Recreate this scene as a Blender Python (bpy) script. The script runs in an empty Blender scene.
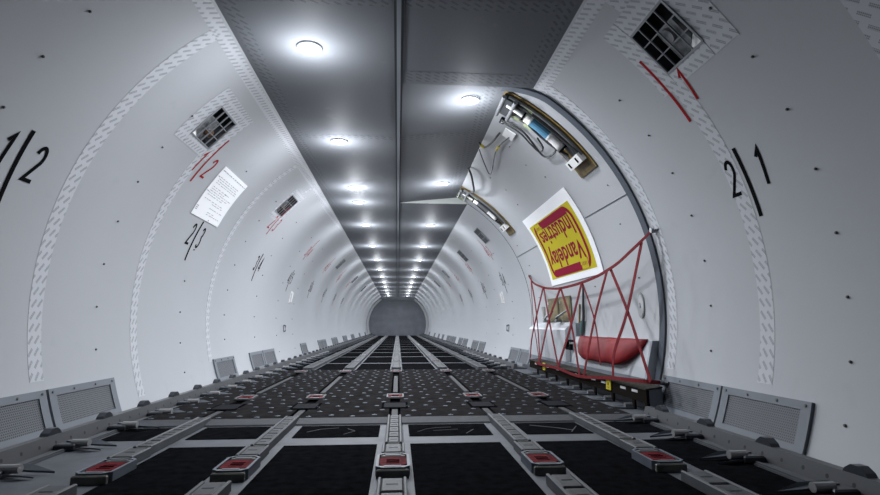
import bpy, bmesh, math, random
from mathutils import Vector, Matrix
random.seed(7)
SC = bpy.context.scene
COL = SC.collection
cos, sin, pi = math.cos, math.sin, math.pi
rad = math.radians

# ------------------------------------------------------------------ camera
cam_d = bpy.data.cameras.new('camera')
cam = bpy.data.objects.new('camera', cam_d)
COL.objects.link(cam)
cam_d.sensor_width = 36.0
cam_d.lens = 530.0 / 880.0 * 36.0
cam_d.clip_start = 0.02
YAW, PITCH = 0.0788, 0.1467
cam.location = (0.012, 0, 0.535)
cam.rotation_euler = (pi / 2 + PITCH, 0, -YAW)
SC.camera = cam

# ------------------------------------------------------------------ world / exposure
w = bpy.data.worlds.new('world')
SC.world = w
w.use_nodes = True
w.node_tree.nodes['Background'].inputs[0].default_value = (0.55, 0.65, 0.8, 1)
w.node_tree.nodes['Background'].inputs[1].default_value = 0.0
SC.view_settings.view_transform = 'Standard'
SC.view_settings.look = 'None'
SC.view_settings.gamma = 1.0
SC.view_settings.use_curve_mapping = False
SC.view_settings.exposure = 0.62
LAMP_W = 20.0
LAMP_COL = (0.90, 0.935, 1.0)

# ------------------------------------------------------------------ constants of the hull
HC, R = 0.65, 1.77           # hull circle centre height and radius
ZC = 2.16                    # ceiling height
XC = 0.925                   # half width of the ceiling
Y0, Y1 = -2.2, 32.0          # hold length
ABOT = -23.5                 # wall start angle (below floor level)
ATOP = 58.4
DY0, DY1 = 3.40, 6.92        # cargo door along the hold


def WP(side, y, ang, off=0.0):
    a = rad(ang)
    return Vector((side * (R - off) * cos(a), y, HC + (R - off) * sin(a)))


# ------------------------------------------------------------------ materials
MATS = {}


def mat(name, col, rough=0.5, metal=0.0, noise=0.0, nscale=6.0, emit=0.0, spec=0.5, bump=0.0):
    if name in MATS:
        return MATS[name]
    m = bpy.data.materials.new(name)
    m.use_nodes = True
    nt = m.node_tree
    b = nt.nodes['Principled BSDF']
    b.inputs['Base Color'].default_value = (*col, 1)
    b.inputs['Roughness'].default_value = rough
    b.inputs['Metallic'].default_value = metal
    b.inputs['Specular IOR Level'].default_value = spec
    if noise > 0:
        tc = nt.nodes.new('ShaderNodeTexCoord')
        n = nt.nodes.new('ShaderNodeTexNoise')
        n.inputs['Scale'].default_value = nscale
        n.inputs['Detail'].default_value = 5
        r = nt.nodes.new('ShaderNodeMapRange')
        r.inputs[1].default_value = 0.3
        r.inputs[2].default_value = 0.7
        r.inputs[3].default_value = 1 - noise
        r.inputs[4].default_value = 1 + noise
        mx = nt.nodes.new('ShaderNodeVectorMath')
        mx.operation = 'SCALE'
        mx.inputs[0].default_value = col
        nt.links.new(tc.outputs['Object'], n.inputs['Vector'])
        nt.links.new(n.outputs['Fac'], r.inputs[0])
        nt.links.new(r.outputs[0], mx.inputs['Scale'])
        nt.links.new(mx.outputs[0], b.inputs['Base Color'])
        if bump:
            bp = nt.nodes.new('ShaderNodeBump')
            bp.inputs['Strength'].default_value = bump
            bp.inputs['Distance'].default_value = 0.004
            nt.links.new(n.outputs['Fac'], bp.inputs['Height'])
            nt.links.new(bp.outputs[0], b.inputs['Normal'])
    if emit > 0:
        b.inputs['Emission Color'].default_value = (*col, 1)
        b.inputs['Emission Strength'].default_value = emit
    MATS[name] = m
    return m


def mth(nt, op, a, b=None, c=None):
    n = nt.nodes.new('ShaderNodeMath')
    n.operation = op
    for i, v in enumerate((a, b, c)):
        if v is None:
            continue
        if isinstance(v, (int, float)):
            n.inputs[i].default_value = v
        else:
            nt.links.new(v, n.inputs[i])
    return n.outputs[0]


def mixcol(nt, fac, a, b):
    n = nt.nodes.new('ShaderNodeMix')
    n.data_type = 'RGBA'
    nt.links.new(fac, n.inputs[0])
    for i, v in ((6, a), (7, b)):
        if isinstance(v, tuple):
            n.inputs[i].default_value = (*v, 1)
        else:
            nt.links.new(v, n.inputs[i])
    return n.outputs[2]


def base_mat(name, rough):
    m = bpy.data.materials.new(name)
    m.use_nodes = True
    nt = m.node_tree
    b = nt.nodes['Principled BSDF']
    b.inputs['Roughness'].default_value = rough
    MATS[name] = m
    return m, nt, b


def film_mat(name, base, ink, slant=0.9, spec=0.3):
    """masking film printed with slanted lines of small print; UV in metres (u across, v along)"""
    m, nt, b = base_mat(name, 0.6)
    b.inputs['Specular IOR Level'].default_value = spec
    tc = nt.nodes.new('ShaderNodeTexCoord')
    sp = nt.nodes.new('ShaderNodeSeparateXYZ')
    nt.links.new(tc.outputs['UV'], sp.inputs[0])
    u, v = sp.outputs[0], sp.outputs[1]
    a = mth(nt, 'ADD', mth(nt, 'MULTIPLY', u, cos(slant)), mth(nt, 'MULTIPLY', v, sin(slant)))
    c = mth(nt, 'SUBTRACT', mth(nt, 'MULTIPLY', v, cos(slant)), mth(nt, 'MULTIPLY', u, sin(slant)))
    row = mth(nt, 'FLOOR', mth(nt, 'DIVIDE', c, 0.034))
    fc = mth(nt, 'FRACT', mth(nt, 'DIVIDE', c, 0.034))
    fa = mth(nt, 'FRACT', mth(nt, 'ADD', mth(nt, 'DIVIDE', a, 0.078), mth(nt, 'MULTIPLY', row, 0.37)))
    m1 = mth(nt, 'MULTIPLY', mth(nt, 'LESS_THAN', fa, 0.62), mth(nt, 'LESS_THAN', fc, 0.42))
    # fine glyph break-up of each printed line
    g = mth(nt, 'FRACT', mth(nt, 'DIVIDE', a, 0.0061))
    g2 = mth(nt, 'FRACT', mth(nt, 'DIVIDE', c, 0.0075))
    gm = mth(nt, 'MULTIPLY', mth(nt, 'LESS_THAN', g, 0.82), mth(nt, 'LESS_THAN', g2, 0.78))
    k = mth(nt, 'MULTIPLY', m1, gm)
    nt.links.new(mixcol(nt, k, base, ink), b.inputs['Base Color'])
    return m


def grille_mat(name, plate, hole):
    """perforated sheet; UV in metres, staggered round holes"""
    m, nt, b = base_mat(name, 0.5)
    tc = nt.nodes.new('ShaderNodeTexCoord')
    sp = nt.nodes.new('ShaderNodeSeparateXYZ')
    nt.links.new(tc.outputs['UV'], sp.inputs[0])
    P = 0.0125
    vv = mth(nt, 'DIVIDE', sp.outputs[1], P * 0.866)
    row = mth(nt, 'FLOOR', vv)
    uu = mth(nt, 'ADD', mth(nt, 'DIVIDE', sp.outputs[0], P), mth(nt, 'MULTIPLY', mth(nt, 'MODULO', row, 2), 0.5))
    du = mth(nt, 'SUBTRACT', mth(nt, 'FRACT', uu), 0.5)
    dv = mth(nt, 'MULTIPLY', mth(nt, 'SUBTRACT', mth(nt, 'FRACT', vv), 0.5), 0.866)
    d = mth(nt, 'ADD', mth(nt, 'MULTIPLY', du, du), mth(nt, 'MULTIPLY', dv, dv))
    k = mth(nt, 'LESS_THAN', d, 0.095)
    nt.links.new(mixcol(nt, k, plate, hole), b.inputs['Base Color'])
    return m


def rail_mat(name, col, hole):
    """extrusion with a row of drilled holes along y (object space)"""
    m, nt, b = base_mat(name, 0.45)
    b.inputs['Metallic'].default_value = 0.3
    tc = nt.nodes.new('ShaderNodeTexCoord')
    sp = nt.nodes.new('ShaderNodeSeparateXYZ')
    nt.links.new(tc.outputs['Object'], sp.inputs[0])
    du = mth(nt, 'MULTIPLY', mth(nt, 'SUBTRACT', mth(nt, 'FRACT', mth(nt, 'DIVIDE', sp.outputs[1], 0.1075)), 0.5), 0.1075)
    dv = mth(nt, 'SUBTRACT', sp.outputs[2], 0.034)
    d = mth(nt, 'ADD', mth(nt, 'MULTIPLY', du, du), mth(nt, 'MULTIPLY', dv, dv))
    k = mth(nt, 'LESS_THAN', d, 0.0075 ** 2)
    n = nt.nodes.new('ShaderNodeTexNoise')
    n.inputs['Scale'].default_value = 9
    nt.links.new(tc.outputs['Object'], n.inputs['Vector'])
    f = mth(nt, 'MULTIPLY', n.outputs['Fac'], 0.6)
    c0 = mixcol(nt, f, col, tuple(x * 0.6 for x in col))
    nt.links.new(mixcol(nt, k, c0, hole), b.inputs['Base Color'])
    return m


def wall_mat(name, col, rough, spec=0.5):
    """smooth lining with faint smudges"""
    m, nt, b = base_mat(name, rough)
    b.inputs['Specular IOR Level'].default_value = spec
    tc = nt.nodes.new('ShaderNodeTexCoord')
    n = nt.nodes.new('ShaderNodeTexNoise')
    n.inputs['Scale'].default_value = 1.6
    n.inputs['Detail'].default_value = 6
    n.inputs['Roughness'].default_value = 0.65
    nt.links.new(tc.outputs['Object'], n.inputs['Vector'])
    n2 = nt.nodes.new('ShaderNodeTexNoise')
    n2.inputs['Scale'].default_value = 5
    n2.inputs['Detail'].default_value = 8
    nt.links.new(tc.outputs['Object'], n2.inputs['Vector'])
    k = mth(nt, 'MULTIPLY', mth(nt, 'SUBTRACT', n2.outputs['Fac'], 0.66), 4.0)
    k = mth(nt, 'MAXIMUM', mth(nt, 'MINIMUM', k, 0.16), 0.0)
    c0 = mixcol(nt, n.outputs['Fac'], tuple(x * 0.96 for x in col), tuple(min(1, x * 1.03) for x in col))
    nt.links.new(mixcol(nt, k, c0, (0.35, 0.36, 0.38)), b.inputs['Base Color'])
    return m


WALL = wall_mat('white_lining', (0.43, 0.445, 0.463), 0.45)
DOORW = wall_mat('door_lining', (0.44, 0.453, 0.468), 0.45)
CEIL = wall_mat('grey_ceiling', (0.215, 0.227, 0.244), 0.6, 0.06)
FILM = film_mat('masking_film', (0.55, 0.565, 0.59), (0.25, 0.26, 0.28))
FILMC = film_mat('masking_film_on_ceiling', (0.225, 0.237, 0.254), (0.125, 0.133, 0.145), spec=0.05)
GRILLE = grille_mat('perforated_sheet', (0.10, 0.11, 0.125), (0.005, 0.006, 0.007))
RAILM = rail_mat('rail_alloy', (0.085, 0.088, 0.094), (0.015, 0.015, 0.015))
VENTF = mat('vent_frame_paint', (0.14, 0.158, 0.18), 0.5, noise=0.06)
DARK = mat('dark_bulkhead', (0.15, 0.165, 0.19), 0.55, noise=0.15, nscale=2.5)
METAL = mat('floor_metal', (0.070, 0.077, 0.089), 0.65, 0.1, noise=0.22, nscale=9)
BLACKP = mat('black_floor_panel', (0.0065, 0.0068, 0.0078), 0.95, noise=0.35, nscale=24, spec=0.0)
ALLOY = mat('tray_alloy', (0.078, 0.083, 0.090), 0.6, 0.05, spec=.3, noise=0.15, nscale=14)
ROLLER = mat('roller_steel', (0.055, 0.058, 0.061), 0.6, 0.05, spec=.25, noise=0.25, nscale=20)
GAPM = mat('dark_gap', (0.005, 0.005, 0.006), 0.9, spec=0.0)
RED = mat('red_rubber', (0.10, 0.008, 0.012), 0.8, noise=0.5, nscale=38, spec=0.05)
REDD = mat('dark_red_slot', (0.012, 0.002, 0.002), 0.8, spec=0.0)
BLUESIDE = mat('unit_housing', (0.085, 0.10, 0.125), 0.55, 0.05, noise=0.15, nscale=20)
OLIVEGREY = mat('unit_cap', (0.10, 0.102, 0.09), 0.6, 0.0, noise=0.3, nscale=30)
MATM = mat('ball_mat_plate', (0.019, 0.0185, 0.019), 0.75, noise=0.3, nscale=16, spec=0.0)
BALL = mat('ball_steel', (0.040, 0.056, 0.082), 0.5, 0.2)
LATCH = mat('latch_dark', (0.045, 0.05, 0.06), 0.4, 0.4)
LATCHL = mat('latch_blade', (0.07, 0.08, 0.095), 0.5, 0.3)
LATCHR = mat('latch_roller', (0.30, 0.30, 0.30), 0.4, 0.4)
SEAL = mat('grey_seal', (0.085, 0.098, 0.118), 0.7, spec=0.2)
PAPER = mat('white_paper', (0.93, 0.94, 0.95), 0.6)
INK = mat('grey_ink', (0.25, 0.26, 0.28), 0.7)
BLACK = mat('black_paint', (0.003, 0.003, 0.004), 0.9, spec=0.05)
REDP = mat('red_paint', (0.30, 0.005, 0.008), 0.8, spec=0.1)
YELLOW = mat('poster_yellow', (0.52, 0.44, 0.008), 0.7, spec=0.15)
CRIMSON = mat('poster_crimson', (0.25, 0.003, 0.03), 0.8, spec=0.1)
STRAP = mat('red_strap', (0.15, 0.016, 0.020), 0.8, spec=0.1, noise=0.25, nscale=25)
BAGRED = mat('red_vinyl', (0.20, 0.006, 0.009), 0.6, spec=0.25, noise=0.12, nscale=7, bump=0.6)
WHITEB = mat('white_moulding', (0.48, 0.50, 0.525), 0.45)
GREYB = mat('grey_moulding', (0.20, 0.22, 0.25), 0.5)
SILLM = mat('sill_speckle', (0.038, 0.034, 0.029), 0.8, 0.0, spec=.1, noise=0.7, nscale=45)
SILLD = mat('sill_dark', (0.011, 0.009, 0.007), 0.8, spec=0.02)
TAG = mat('yellow_tag', (0.5, 0.40, 0.006), 0.6)
LABELW = mat('label_grey', (0.5, 0.5, 0.5), 0.6)
OCHRE = mat('ochre_backing', (0.17, 0.115, 0.03), 0.6, noise=0.4, nscale=20)
OLIVE = mat('olive_plate', (0.15, 0.13, 0.065), 0.6, noise=0.35, nscale=12)
BLUE = mat('blue_band', (0.10, 0.27, 0.42), 0.45)
WHITEP = mat('white_plastic', (0.8, 0.8, 0.79), 0.4)
GREYM = mat('grey_metal', (0.22, 0.23, 0.24), 0.38, 0.6)
DGREY = mat('dark_metal', (0.06, 0.065, 0.07), 0.4, 0.5)
CABLE = mat('black_cable', (0.03, 0.032, 0.035), 0.5)
PALEG = mat('pale_green_tape', (0.42, 0.48, 0.26), 0.6)
CAVITY = mat('cavity_dark', (0.045, 0.048, 0.053), 0.6)
CAVG = mat('cavity_grey', (0.30, 0.31, 0.32), 0.5, 0.2, noise=0.4, nscale=20)
BROWN = mat('brown_fitting', (0.16, 0.075, 0.035), 0.5)
GRID = mat('grid_bar', (0.27, 0.285, 0.30), 0.45, 0.3)
LAMPG = mat('lamp_glass', (0.94, 0.97, 1.0), 0.4, emit=9.0)
TEAL = mat('teal_cord', (0.05, 0.13, 0.12), 0.6)
DOT = mat('fastener_dark', (0.10, 0.097, 0.093), 0.6)


# ------------------------------------------------------------------ mesh helpers
def chain(p):
    v = Vector((0, 0, 0))
    while p is not None:
        v = v + Vector(p.location)
        p = p.parent
    return v


class MB:
    def __init__(self):
        self.v, self.f, self.uv = [], [], []

    def quad(self, pts, uv=None):
        n = len(self.v)
        self.v += [tuple(p) for p in pts]
        self.f.append(tuple(range(n, n + len(pts))))
        self.uv.append(uv)

    def add(self, vs, fs):
        n = len(self.v)
        self.v += [tuple(p) for p in vs]
        for f in fs:
            self.f.append(tuple(i + n for i in f))
            self.uv.append(None)

    def box(self, x0, x1, y0, y1, z0, z1, ch=0.0):
        """box, with an optional chamfer on its top edges"""
        if ch <= 0:
            vs = [(x0, y0, z0), (x1, y0, z0), (x1, y1, z0), (x0, y1, z0), (x0, y0, z1), (x1, y0, z1), (x1, y1, z1), (x0, y1, z1)]
            fs = [(3, 2, 1, 0), (4, 5, 6, 7), (0, 1, 5, 4), (1, 2, 6, 5), (2, 3, 7, 6), (3, 0, 4, 7)]
        else:
            vs = []
            for z, d in ((z0, 0), (z1 - ch, 0), (z1, ch)):
                vs += [(x0 + d, y0 + d, z), (x1 - d, y0 + d, z), (x1 - d, y1 - d, z), (x0 + d, y1 - d, z)]
            fs = [(3, 2, 1, 0), (8, 9, 10, 11)]
            for k in (0, 4):
                for i in range(4):
                    j = (i + 1) % 4
                    fs.append((k + i, k + j, k + 4 + j, k + 4 + i))
        self.add(vs, fs)

    def prism(self, poly, a, b, axis):
        """polygon extruded from a to b along axis (0,1,2); poly given in the other two axes"""
        def mk(p, t):
            q = list(p)
            q.insert(axis, t)
            return tuple(q)
        n = len(poly)
        vs = [mk(p, a) for p in poly] + [mk(p, b) for p in poly]
        fs = [tuple(range(n))[::-1], tuple(range(n, 2 * n))]
        fs += [(i, (i + 1) % n, n + (i + 1) % n, n + i) for i in range(n)]
        self.add(vs, fs)

    def tube(self, pts, r, seg=8, cap=True):
        pts = [Vector(p) for p in pts]
        rs = r if isinstance(r, (list, tuple)) else [r] * len(pts)
        rings = []
        up = Vector((0, 0, 1))
        for i, p in enumerate(pts):
            t = (pts[min(i + 1, len(pts) - 1)] - pts[max(i - 1, 0)]).normalized()
            a = t.cross(up)
            if a.length < 0.05:
                a = t.cross(Vector((1, 0, 0)))
            a.normalize()
            b = t.cross(a)
            rings.append([p + rs[i] * (a * cos(2 * pi * k / seg) + b * sin(2 * pi * k / seg)) for k in range(seg)])
        vs = [q for rg in rings for q in rg]
        fs = []
        for i in range(len(pts) - 1):
            for k in range(seg):
                l = (k + 1) % seg
                fs.append((i * seg + k, i * seg + l, (i + 1) * seg + l, (i + 1) * seg + k))
        if cap:
            fs.append(tuple(range(seg))[::-1])
            fs.append(tuple((len(pts) - 1) * seg + k for k in range(seg)))
        self.add(vs, fs)

    def build(self, name, m, parent=None, smooth=False, fixn=True):
        me = bpy.data.meshes.new(name)
        me.from_pydata(self.v, [], self.f)
        if any(u is not None for u in self.uv):
            ul = me.uv_layers.new(name='UVMap')
            for p in me.polygons:
                u = self.uv[p.index]
                if u is not None:
                    for li, c in zip(p.loop_indices, u):
                        ul.data[li].uv = c
        me.materials.append(m)
        if smooth:
            for p in me.polygons:
                p.use_smooth = True
        o = bpy.data.objects.new(name, me)
        COL.objects.link(o)
        if parent is not None:
            o.parent = parent
            o.matrix_parent_inverse = Matrix.Identity(4)
            o.location = -chain(parent)
        if fixn:
            bm = bmesh.new()
            bm.from_mesh(me)
            bmesh.ops.recalc_face_normals(bm, faces=bm.faces)
            bm.to_mesh(me)
            bm.free()
        return o


def smoothpath(pts, n=6):
    """Catmull-Rom through 3-D points"""
    P = [Vector(p) for p in pts]
    P = [P[0] * 2 - P[1]] + P + [P[-1] * 2 - P[-2]]
    out = []
    for i in range(1, len(P) - 2):
        for k in range(n):
            t = k / n
            a, b, c, d = P[i - 1:i + 3]
            out.append(0.5 * ((2 * b) + (c - a) * t + (2 * a - 5 * b + 4 * c - d) * t * t + (3 * b - a - 3 * c + d) * t ** 3))
    out.append(P[-2])
    return out


def tag(o, label, cat, group=None, kind=None):
    o['label'] = label
    o['category'] = cat
    if group:
        o['group'] = group
    if kind:
        o['kind'] = kind
    return o


def struct(o):
    o['kind'] = 'structure'
    return o


def empty(name, loc):
    o = bpy.data.objects.new(name, None)
    o.empty_display_size = 0.05
    o.location = loc
    COL.objects.link(o)
    return o


def local(name):
    """an Empty at the origin whose parts are built round it (for things that are copied)"""
    return empty(name, (0, 0, 0))


def copy_tree(o, loc=None, parent=None, mirror=False):
    c = o.copy()
    COL.objects.link(c)
    if parent is not None:
        c.parent = parent
    if loc is not None:
        c.location = loc
    for ch in o.children:
        copy_tree(ch, parent=c)
    return c


ORD = ['nearest', 'second', 'third', 'fourth', 'fifth', 'sixth', 'seventh', 'eighth', 'ninth', 'tenth', 'eleventh', 'twelfth',
       'thirteenth', 'fourteenth', 'fifteenth', 'sixteenth', 'seventeenth', 'eighteenth', 'nineteenth', 'twentieth']
_t1 = ['', '', 'twenty', 'thirty', 'forty', 'fifty', 'sixty', 'seventy', 'eighty', 'ninety']
_o1 = ['', 'first', 'second', 'third', 'fourth', 'fifth', 'sixth', 'seventh', 'eighth', 'ninth']


def ordn(i):
    if i < 20:
        return ORD[i]
    n = i + 1
    t, u = divmod(n, 10)
    return (_t1[t] + '-' + _o1[u]) if u else (_t1[t][:-1] + 'ieth')


SIDE = {-1: 'left', 1: 'right'}


def patch(side, y0, y1, a0, a1, off, name, m, parent=None, th=0.0025, ny=None, uvm=False, yfun=None):
    """thin sheet lying on the hull wall, with real thickness"""
    na = max(1, int(abs(a1 - a0) / 1.5 + 0.99))
    ny = ny or 1
    mb = MB()

    def pt(i, j, o):
        a = a0 + (a1 - a0) * j / na
        dy = yfun(a) if yfun else 0
        return WP(side, y0 + (y1 - y0) * i / ny + dy, a, o)
    for j in range(na):
        for i in range(ny):
            u0, u1 = (y1 - y0) * i / ny, (y1 - y0) * (i + 1) / ny
            v0, v1 = rad(a1 - a0) * R * j / na, rad(a1 - a0) * R * (j + 1) / na
            q = [pt(i, j, off + th), pt(i + 1, j, off + th), pt(i + 1, j + 1, off + th), pt(i, j + 1, off + th)]
            uv = [(u0, v0), (u1, v0), (u1, v1), (u0, v1)]
            if side > 0:
                q.reverse()
                uv.reverse()
            mb.quad(q, uv)
    for j in range(na):   # edges
        for i in (0, ny):
            mb.quad([pt(i, j, off), pt(i, j + 1, off), pt(i, j + 1, off + th), pt(i, j, off + th)], [(0, 0)] * 4)
    for i in range(ny):
        for j in (0, na):
            mb.quad([pt(i, j, off), pt(i + 1, j, off), pt(i + 1, j, off + th), pt(i, j, off + th)], [(0, 0)] * 4)
    return mb.build(name, m, parent, fixn=False)


# ------------------------------------------------------------------ hull: walls with window openings, door opening, ceiling, floor
WINL = [(3.45, 3.77), (5.86, 6.18), (11.60, 11.95), (15.5, 15.9), (19.5, 19.9)]
WINR = [(2.10, 2.41), (7.68, 8.02), (10.02, 10.38), (13.7, 14.05), (16.9, 17.25)]
WA0, WA1 = 40.1, 48.6


def wall_mesh(side, wins, gaps):
    mb = MB()
    ys = sorted(set([Y0, Y1] + [v for wv in wins for v in wv] + [v for g in gaps for v in g]))
    k = Y0
    while k < Y1:
        if all(abs(k - q) > 0.15 for q in ys):
            ys.append(k)
        k += 1.0
    ys.sort()
    angs = [ABOT + (WA0 - ABOT) * i / 32 for i in range(33)] + [WA0 + (WA1 - WA0) * i / 4 for i in range(1, 5)] + \
           [WA1 + (ATOP - WA1) * i / 5 for i in range(1, 6)]
    idx = {}
    vs, fs = [], []

    def vid(i, j):
        if (i, j) not in idx:
            idx[(i, j)] = len(vs)
            vs.append(WP(side, ys[i], angs[j]))
        return idx[(i, j)]
    for i in range(len(ys) - 1):
        ym = (ys[i] + ys[i + 1]) / 2
        if any(g[0] < ym < g[1] for g in gaps):
            continue
        inwin = any(a < ym < b for a, b in wins)
        for j in range(len(angs) - 1):
            am = (angs[j] + angs[j + 1]) / 2
            if inwin and WA0 < am < WA1:
                continue
            f = (vid(i, j), vid(i + 1, j), vid(i + 1, j + 1), vid(i, j + 1))
            fs.append(f if side < 0 else f[::-1])
    mb.add(vs, fs)
    o = mb.build('wall_' + SIDE[side], WALL, None, smooth=True, fixn=False)
    return struct(o)


wall_l = wall_mesh(-1, WINL, [])
wall_r = wall_mesh(1, WINR, [(DY0, DY1)])

# cargo door lining (its upper edge reaches above the ceiling line)
mb = MB()
na, nyy = 46, 7
vs = [WP(1, DY0 + (DY1 - DY0) * i / nyy, ABOT + (65.2 - ABOT) * j / na, -0.004) for i in range(nyy + 1) for j in range(na + 1)]
fs = [((i + 1) * (na + 1) + j, i * (na + 1) + j, i * (na + 1) + j + 1, (i + 1) * (na + 1) + j + 1) for i in range(nyy) for j in range(na)]
mb.add(vs, fs)
door = struct(mb.build('door_1', DOORW, None, smooth=True, fixn=False))


# ceiling: full width except where the door cuts into it
def ceiling():
    mb = MB()
    for a, b in ((Y0, DY0), (DY0, DY1), (DY1, 30.6)):
        n = max(1, int((b - a) / 2))
        for i in range(n):
            y0, y1 = a + (b - a) * i / n, a + (b - a) * (i + 1) / n
            mb.quad([(-XC - .01, y0, ZC), (-XC - .01, y1, ZC), (0, y1, ZC), (0, y0, ZC)])
            if a == DY0:
                mb.quad([(0, y0, ZC), (0, y1, ZC), (0.79, y1, 2.243), (0.79, y0, 2.243)])
            else:
                mb.quad([(0, y0, ZC), (0, y1, ZC), (XC + .01, y1, ZC), (XC + .01, y0, ZC)])
    return mb.build('ceiling', CEIL, None, fixn=False)


ceil = struct(ceiling())
mb = MB()   # steps where the door-side ceiling panel rises towards the door
mb.prism([(0.02, ZC - .001), (0.93, ZC - .001), (0.93, 2.19), (0.79, 2.25)], DY1, DY1 + 0.03, 1)
struct(mb.build('trim_2', mat('panel_edge', (0.62, 0.65, 0.62), 0.5)))
mb = MB()
mb.prism([(0.02, ZC + .002), (0.93, ZC + .002), (0.93, 2.19), (0.79, 2.25)], DY0 - 0.03, DY0 - .001, 1)
struct(mb.build('trim_3', CEIL))
# centre strip of the ceiling
mb = MB()
mb.box(-0.012, 0.012, Y0, 30.6, ZC - 0.012, ZC)
cs = mb.build('trim_1', mat('strip_light', (0.30, 0.33, 0.36), 0.4))
struct(cs)
for s in (-1, 1):
    mb = MB()
    mb.box(s * 0.012 if s > 0 else -0.026, 0.026 if s > 0 else -0.012, Y0, 30.6, ZC - 0.0085, ZC)
    mb.build('dark_joint', mat('strip_dark', (0.025, 0.03, 0.036), 0.5), cs)

# floor
mb = MB()
n = 18
for i in range(n):
    a, b = Y0 + (Y1 - Y0) * i / n, Y0 + (Y1 - Y0) * (i + 1) / n
    mb.quad([(-1.68, a, 0), (1.68, a, 0), (1.68, b, 0), (-1.68, b, 0)])
floor = struct(mb.build('floor', METAL, None))

# end bulkhead, white header and the bulkhead behind the camera


def disc(y, r, zmax, zmin, name, m, flip=False):
    pts = []
    a0 = math.degrees(math.asin((zmin - HC) / r))
    a1 = math.degrees(math.asin(min(1, (zmax - HC) / r)))
    N = 26
    rp = [(r * cos(rad(a0 + (a1 - a0) * i / N)), HC + r * sin(rad(a0 + (a1 - a0) * i / N))) for i in range(N + 1)]
    poly = rp + [(-x, z) for x, z in reversed(rp)]
    mb = MB()
    mb.prism(poly, y, y + 0.05, 1)
    return mb.build(name, m)


struct(disc(Y1, R + .02, 2.3, -0.02, 'wall_back', DARK))
struct(disc(Y0 - .05, R + .02, 2.3, -0.02, 'wall_front', DARK))
mb = MB()
mb.prism([(30.6, ZC + .05), (30.6, ZC - .002), (31.2, 2.115), (31.98, 2.05), (31.98, 2.3)], -1.12, 1.12, 0)
struct(mb.build('trim_4', mat('white_header', (0.6, 0.63, 0.66), 0.4), None))
mb = MB()   # shallow stiffeners on the bulkhead
for x in (-0.95, -0.35, 0.3, 0.95):
    mb.box(x - .02, x + .02, Y1 - .03, Y1 + .001, 0.0, 2.03)
mb.build('stiffener', DARK, bpy.data.objects['wall_back'])

# outer white frame ring just before the bulkhead
for s in (-1, 1):
    o = patch(s, Y1 - 0.55, Y1 - 0.02, -21, 56, 0.0, 'trim_%d' % (5 if s < 0 else 6), WALL, th=0.09)
    struct(o)

# fasteners on the lining
dots_l = [(2.18, -5), (3.31, 0), (4.53, 0), (5.65, 0), (6.8, 0), (8.0, 0), (9.2, 0)]
dots_r = [(1.95, 0), (2.87, 0), (8.0, 0), (9.2, 0), (10.4, 0)]
for s, dl, par in ((-1, dots_l, wall_l), (1, dots_r, wall_r)):
    for y, _ in dl:
        for a in (42.7, 34.0, 25.6, 16.9, 8.2, -0.1, -8.2, -16.0):
            mb = MB()
            r_ = 0.0062
            ring = lambda o, q: [WP(s, y + q * cos(t * pi / 4), a + math.degrees(q * sin(t * pi / 4) / R), o) for t in range(8)]
            mb.add(ring(-0.002, r_) + ring(0.005, r_) + ring(0.008, r_ * .6) , [tuple(range(16, 24))] + [(k, (k + 1) % 8, 8 + (k + 1) % 8, 8 + k) for k in range(8)] + [(8 + k, 8 + (k + 1) % 8, 16 + (k + 1) % 8, 16 + k) for k in range(8)])
            mb.build('fastener', DOT, par)
for y in (3.75, 4.6, 5.6, 6.5):
    for a in (56, 49, 42.5, 30.5, 21, 7.5):
        if 4.3 < y < 5.9 and 9 < a < 38:
            continue
        mb = MB()
        yy = y + random.uniform(-.12, .12)
        mb.tube([WP(1, yy, a, -0.006), WP(1, yy, a, 0.003)], 0.005, 8)
        mb.build('fastener', DOT, door)

# ------------------------------------------------------------------ windows: recessed openings with a metal lattice over the cavity


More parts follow.
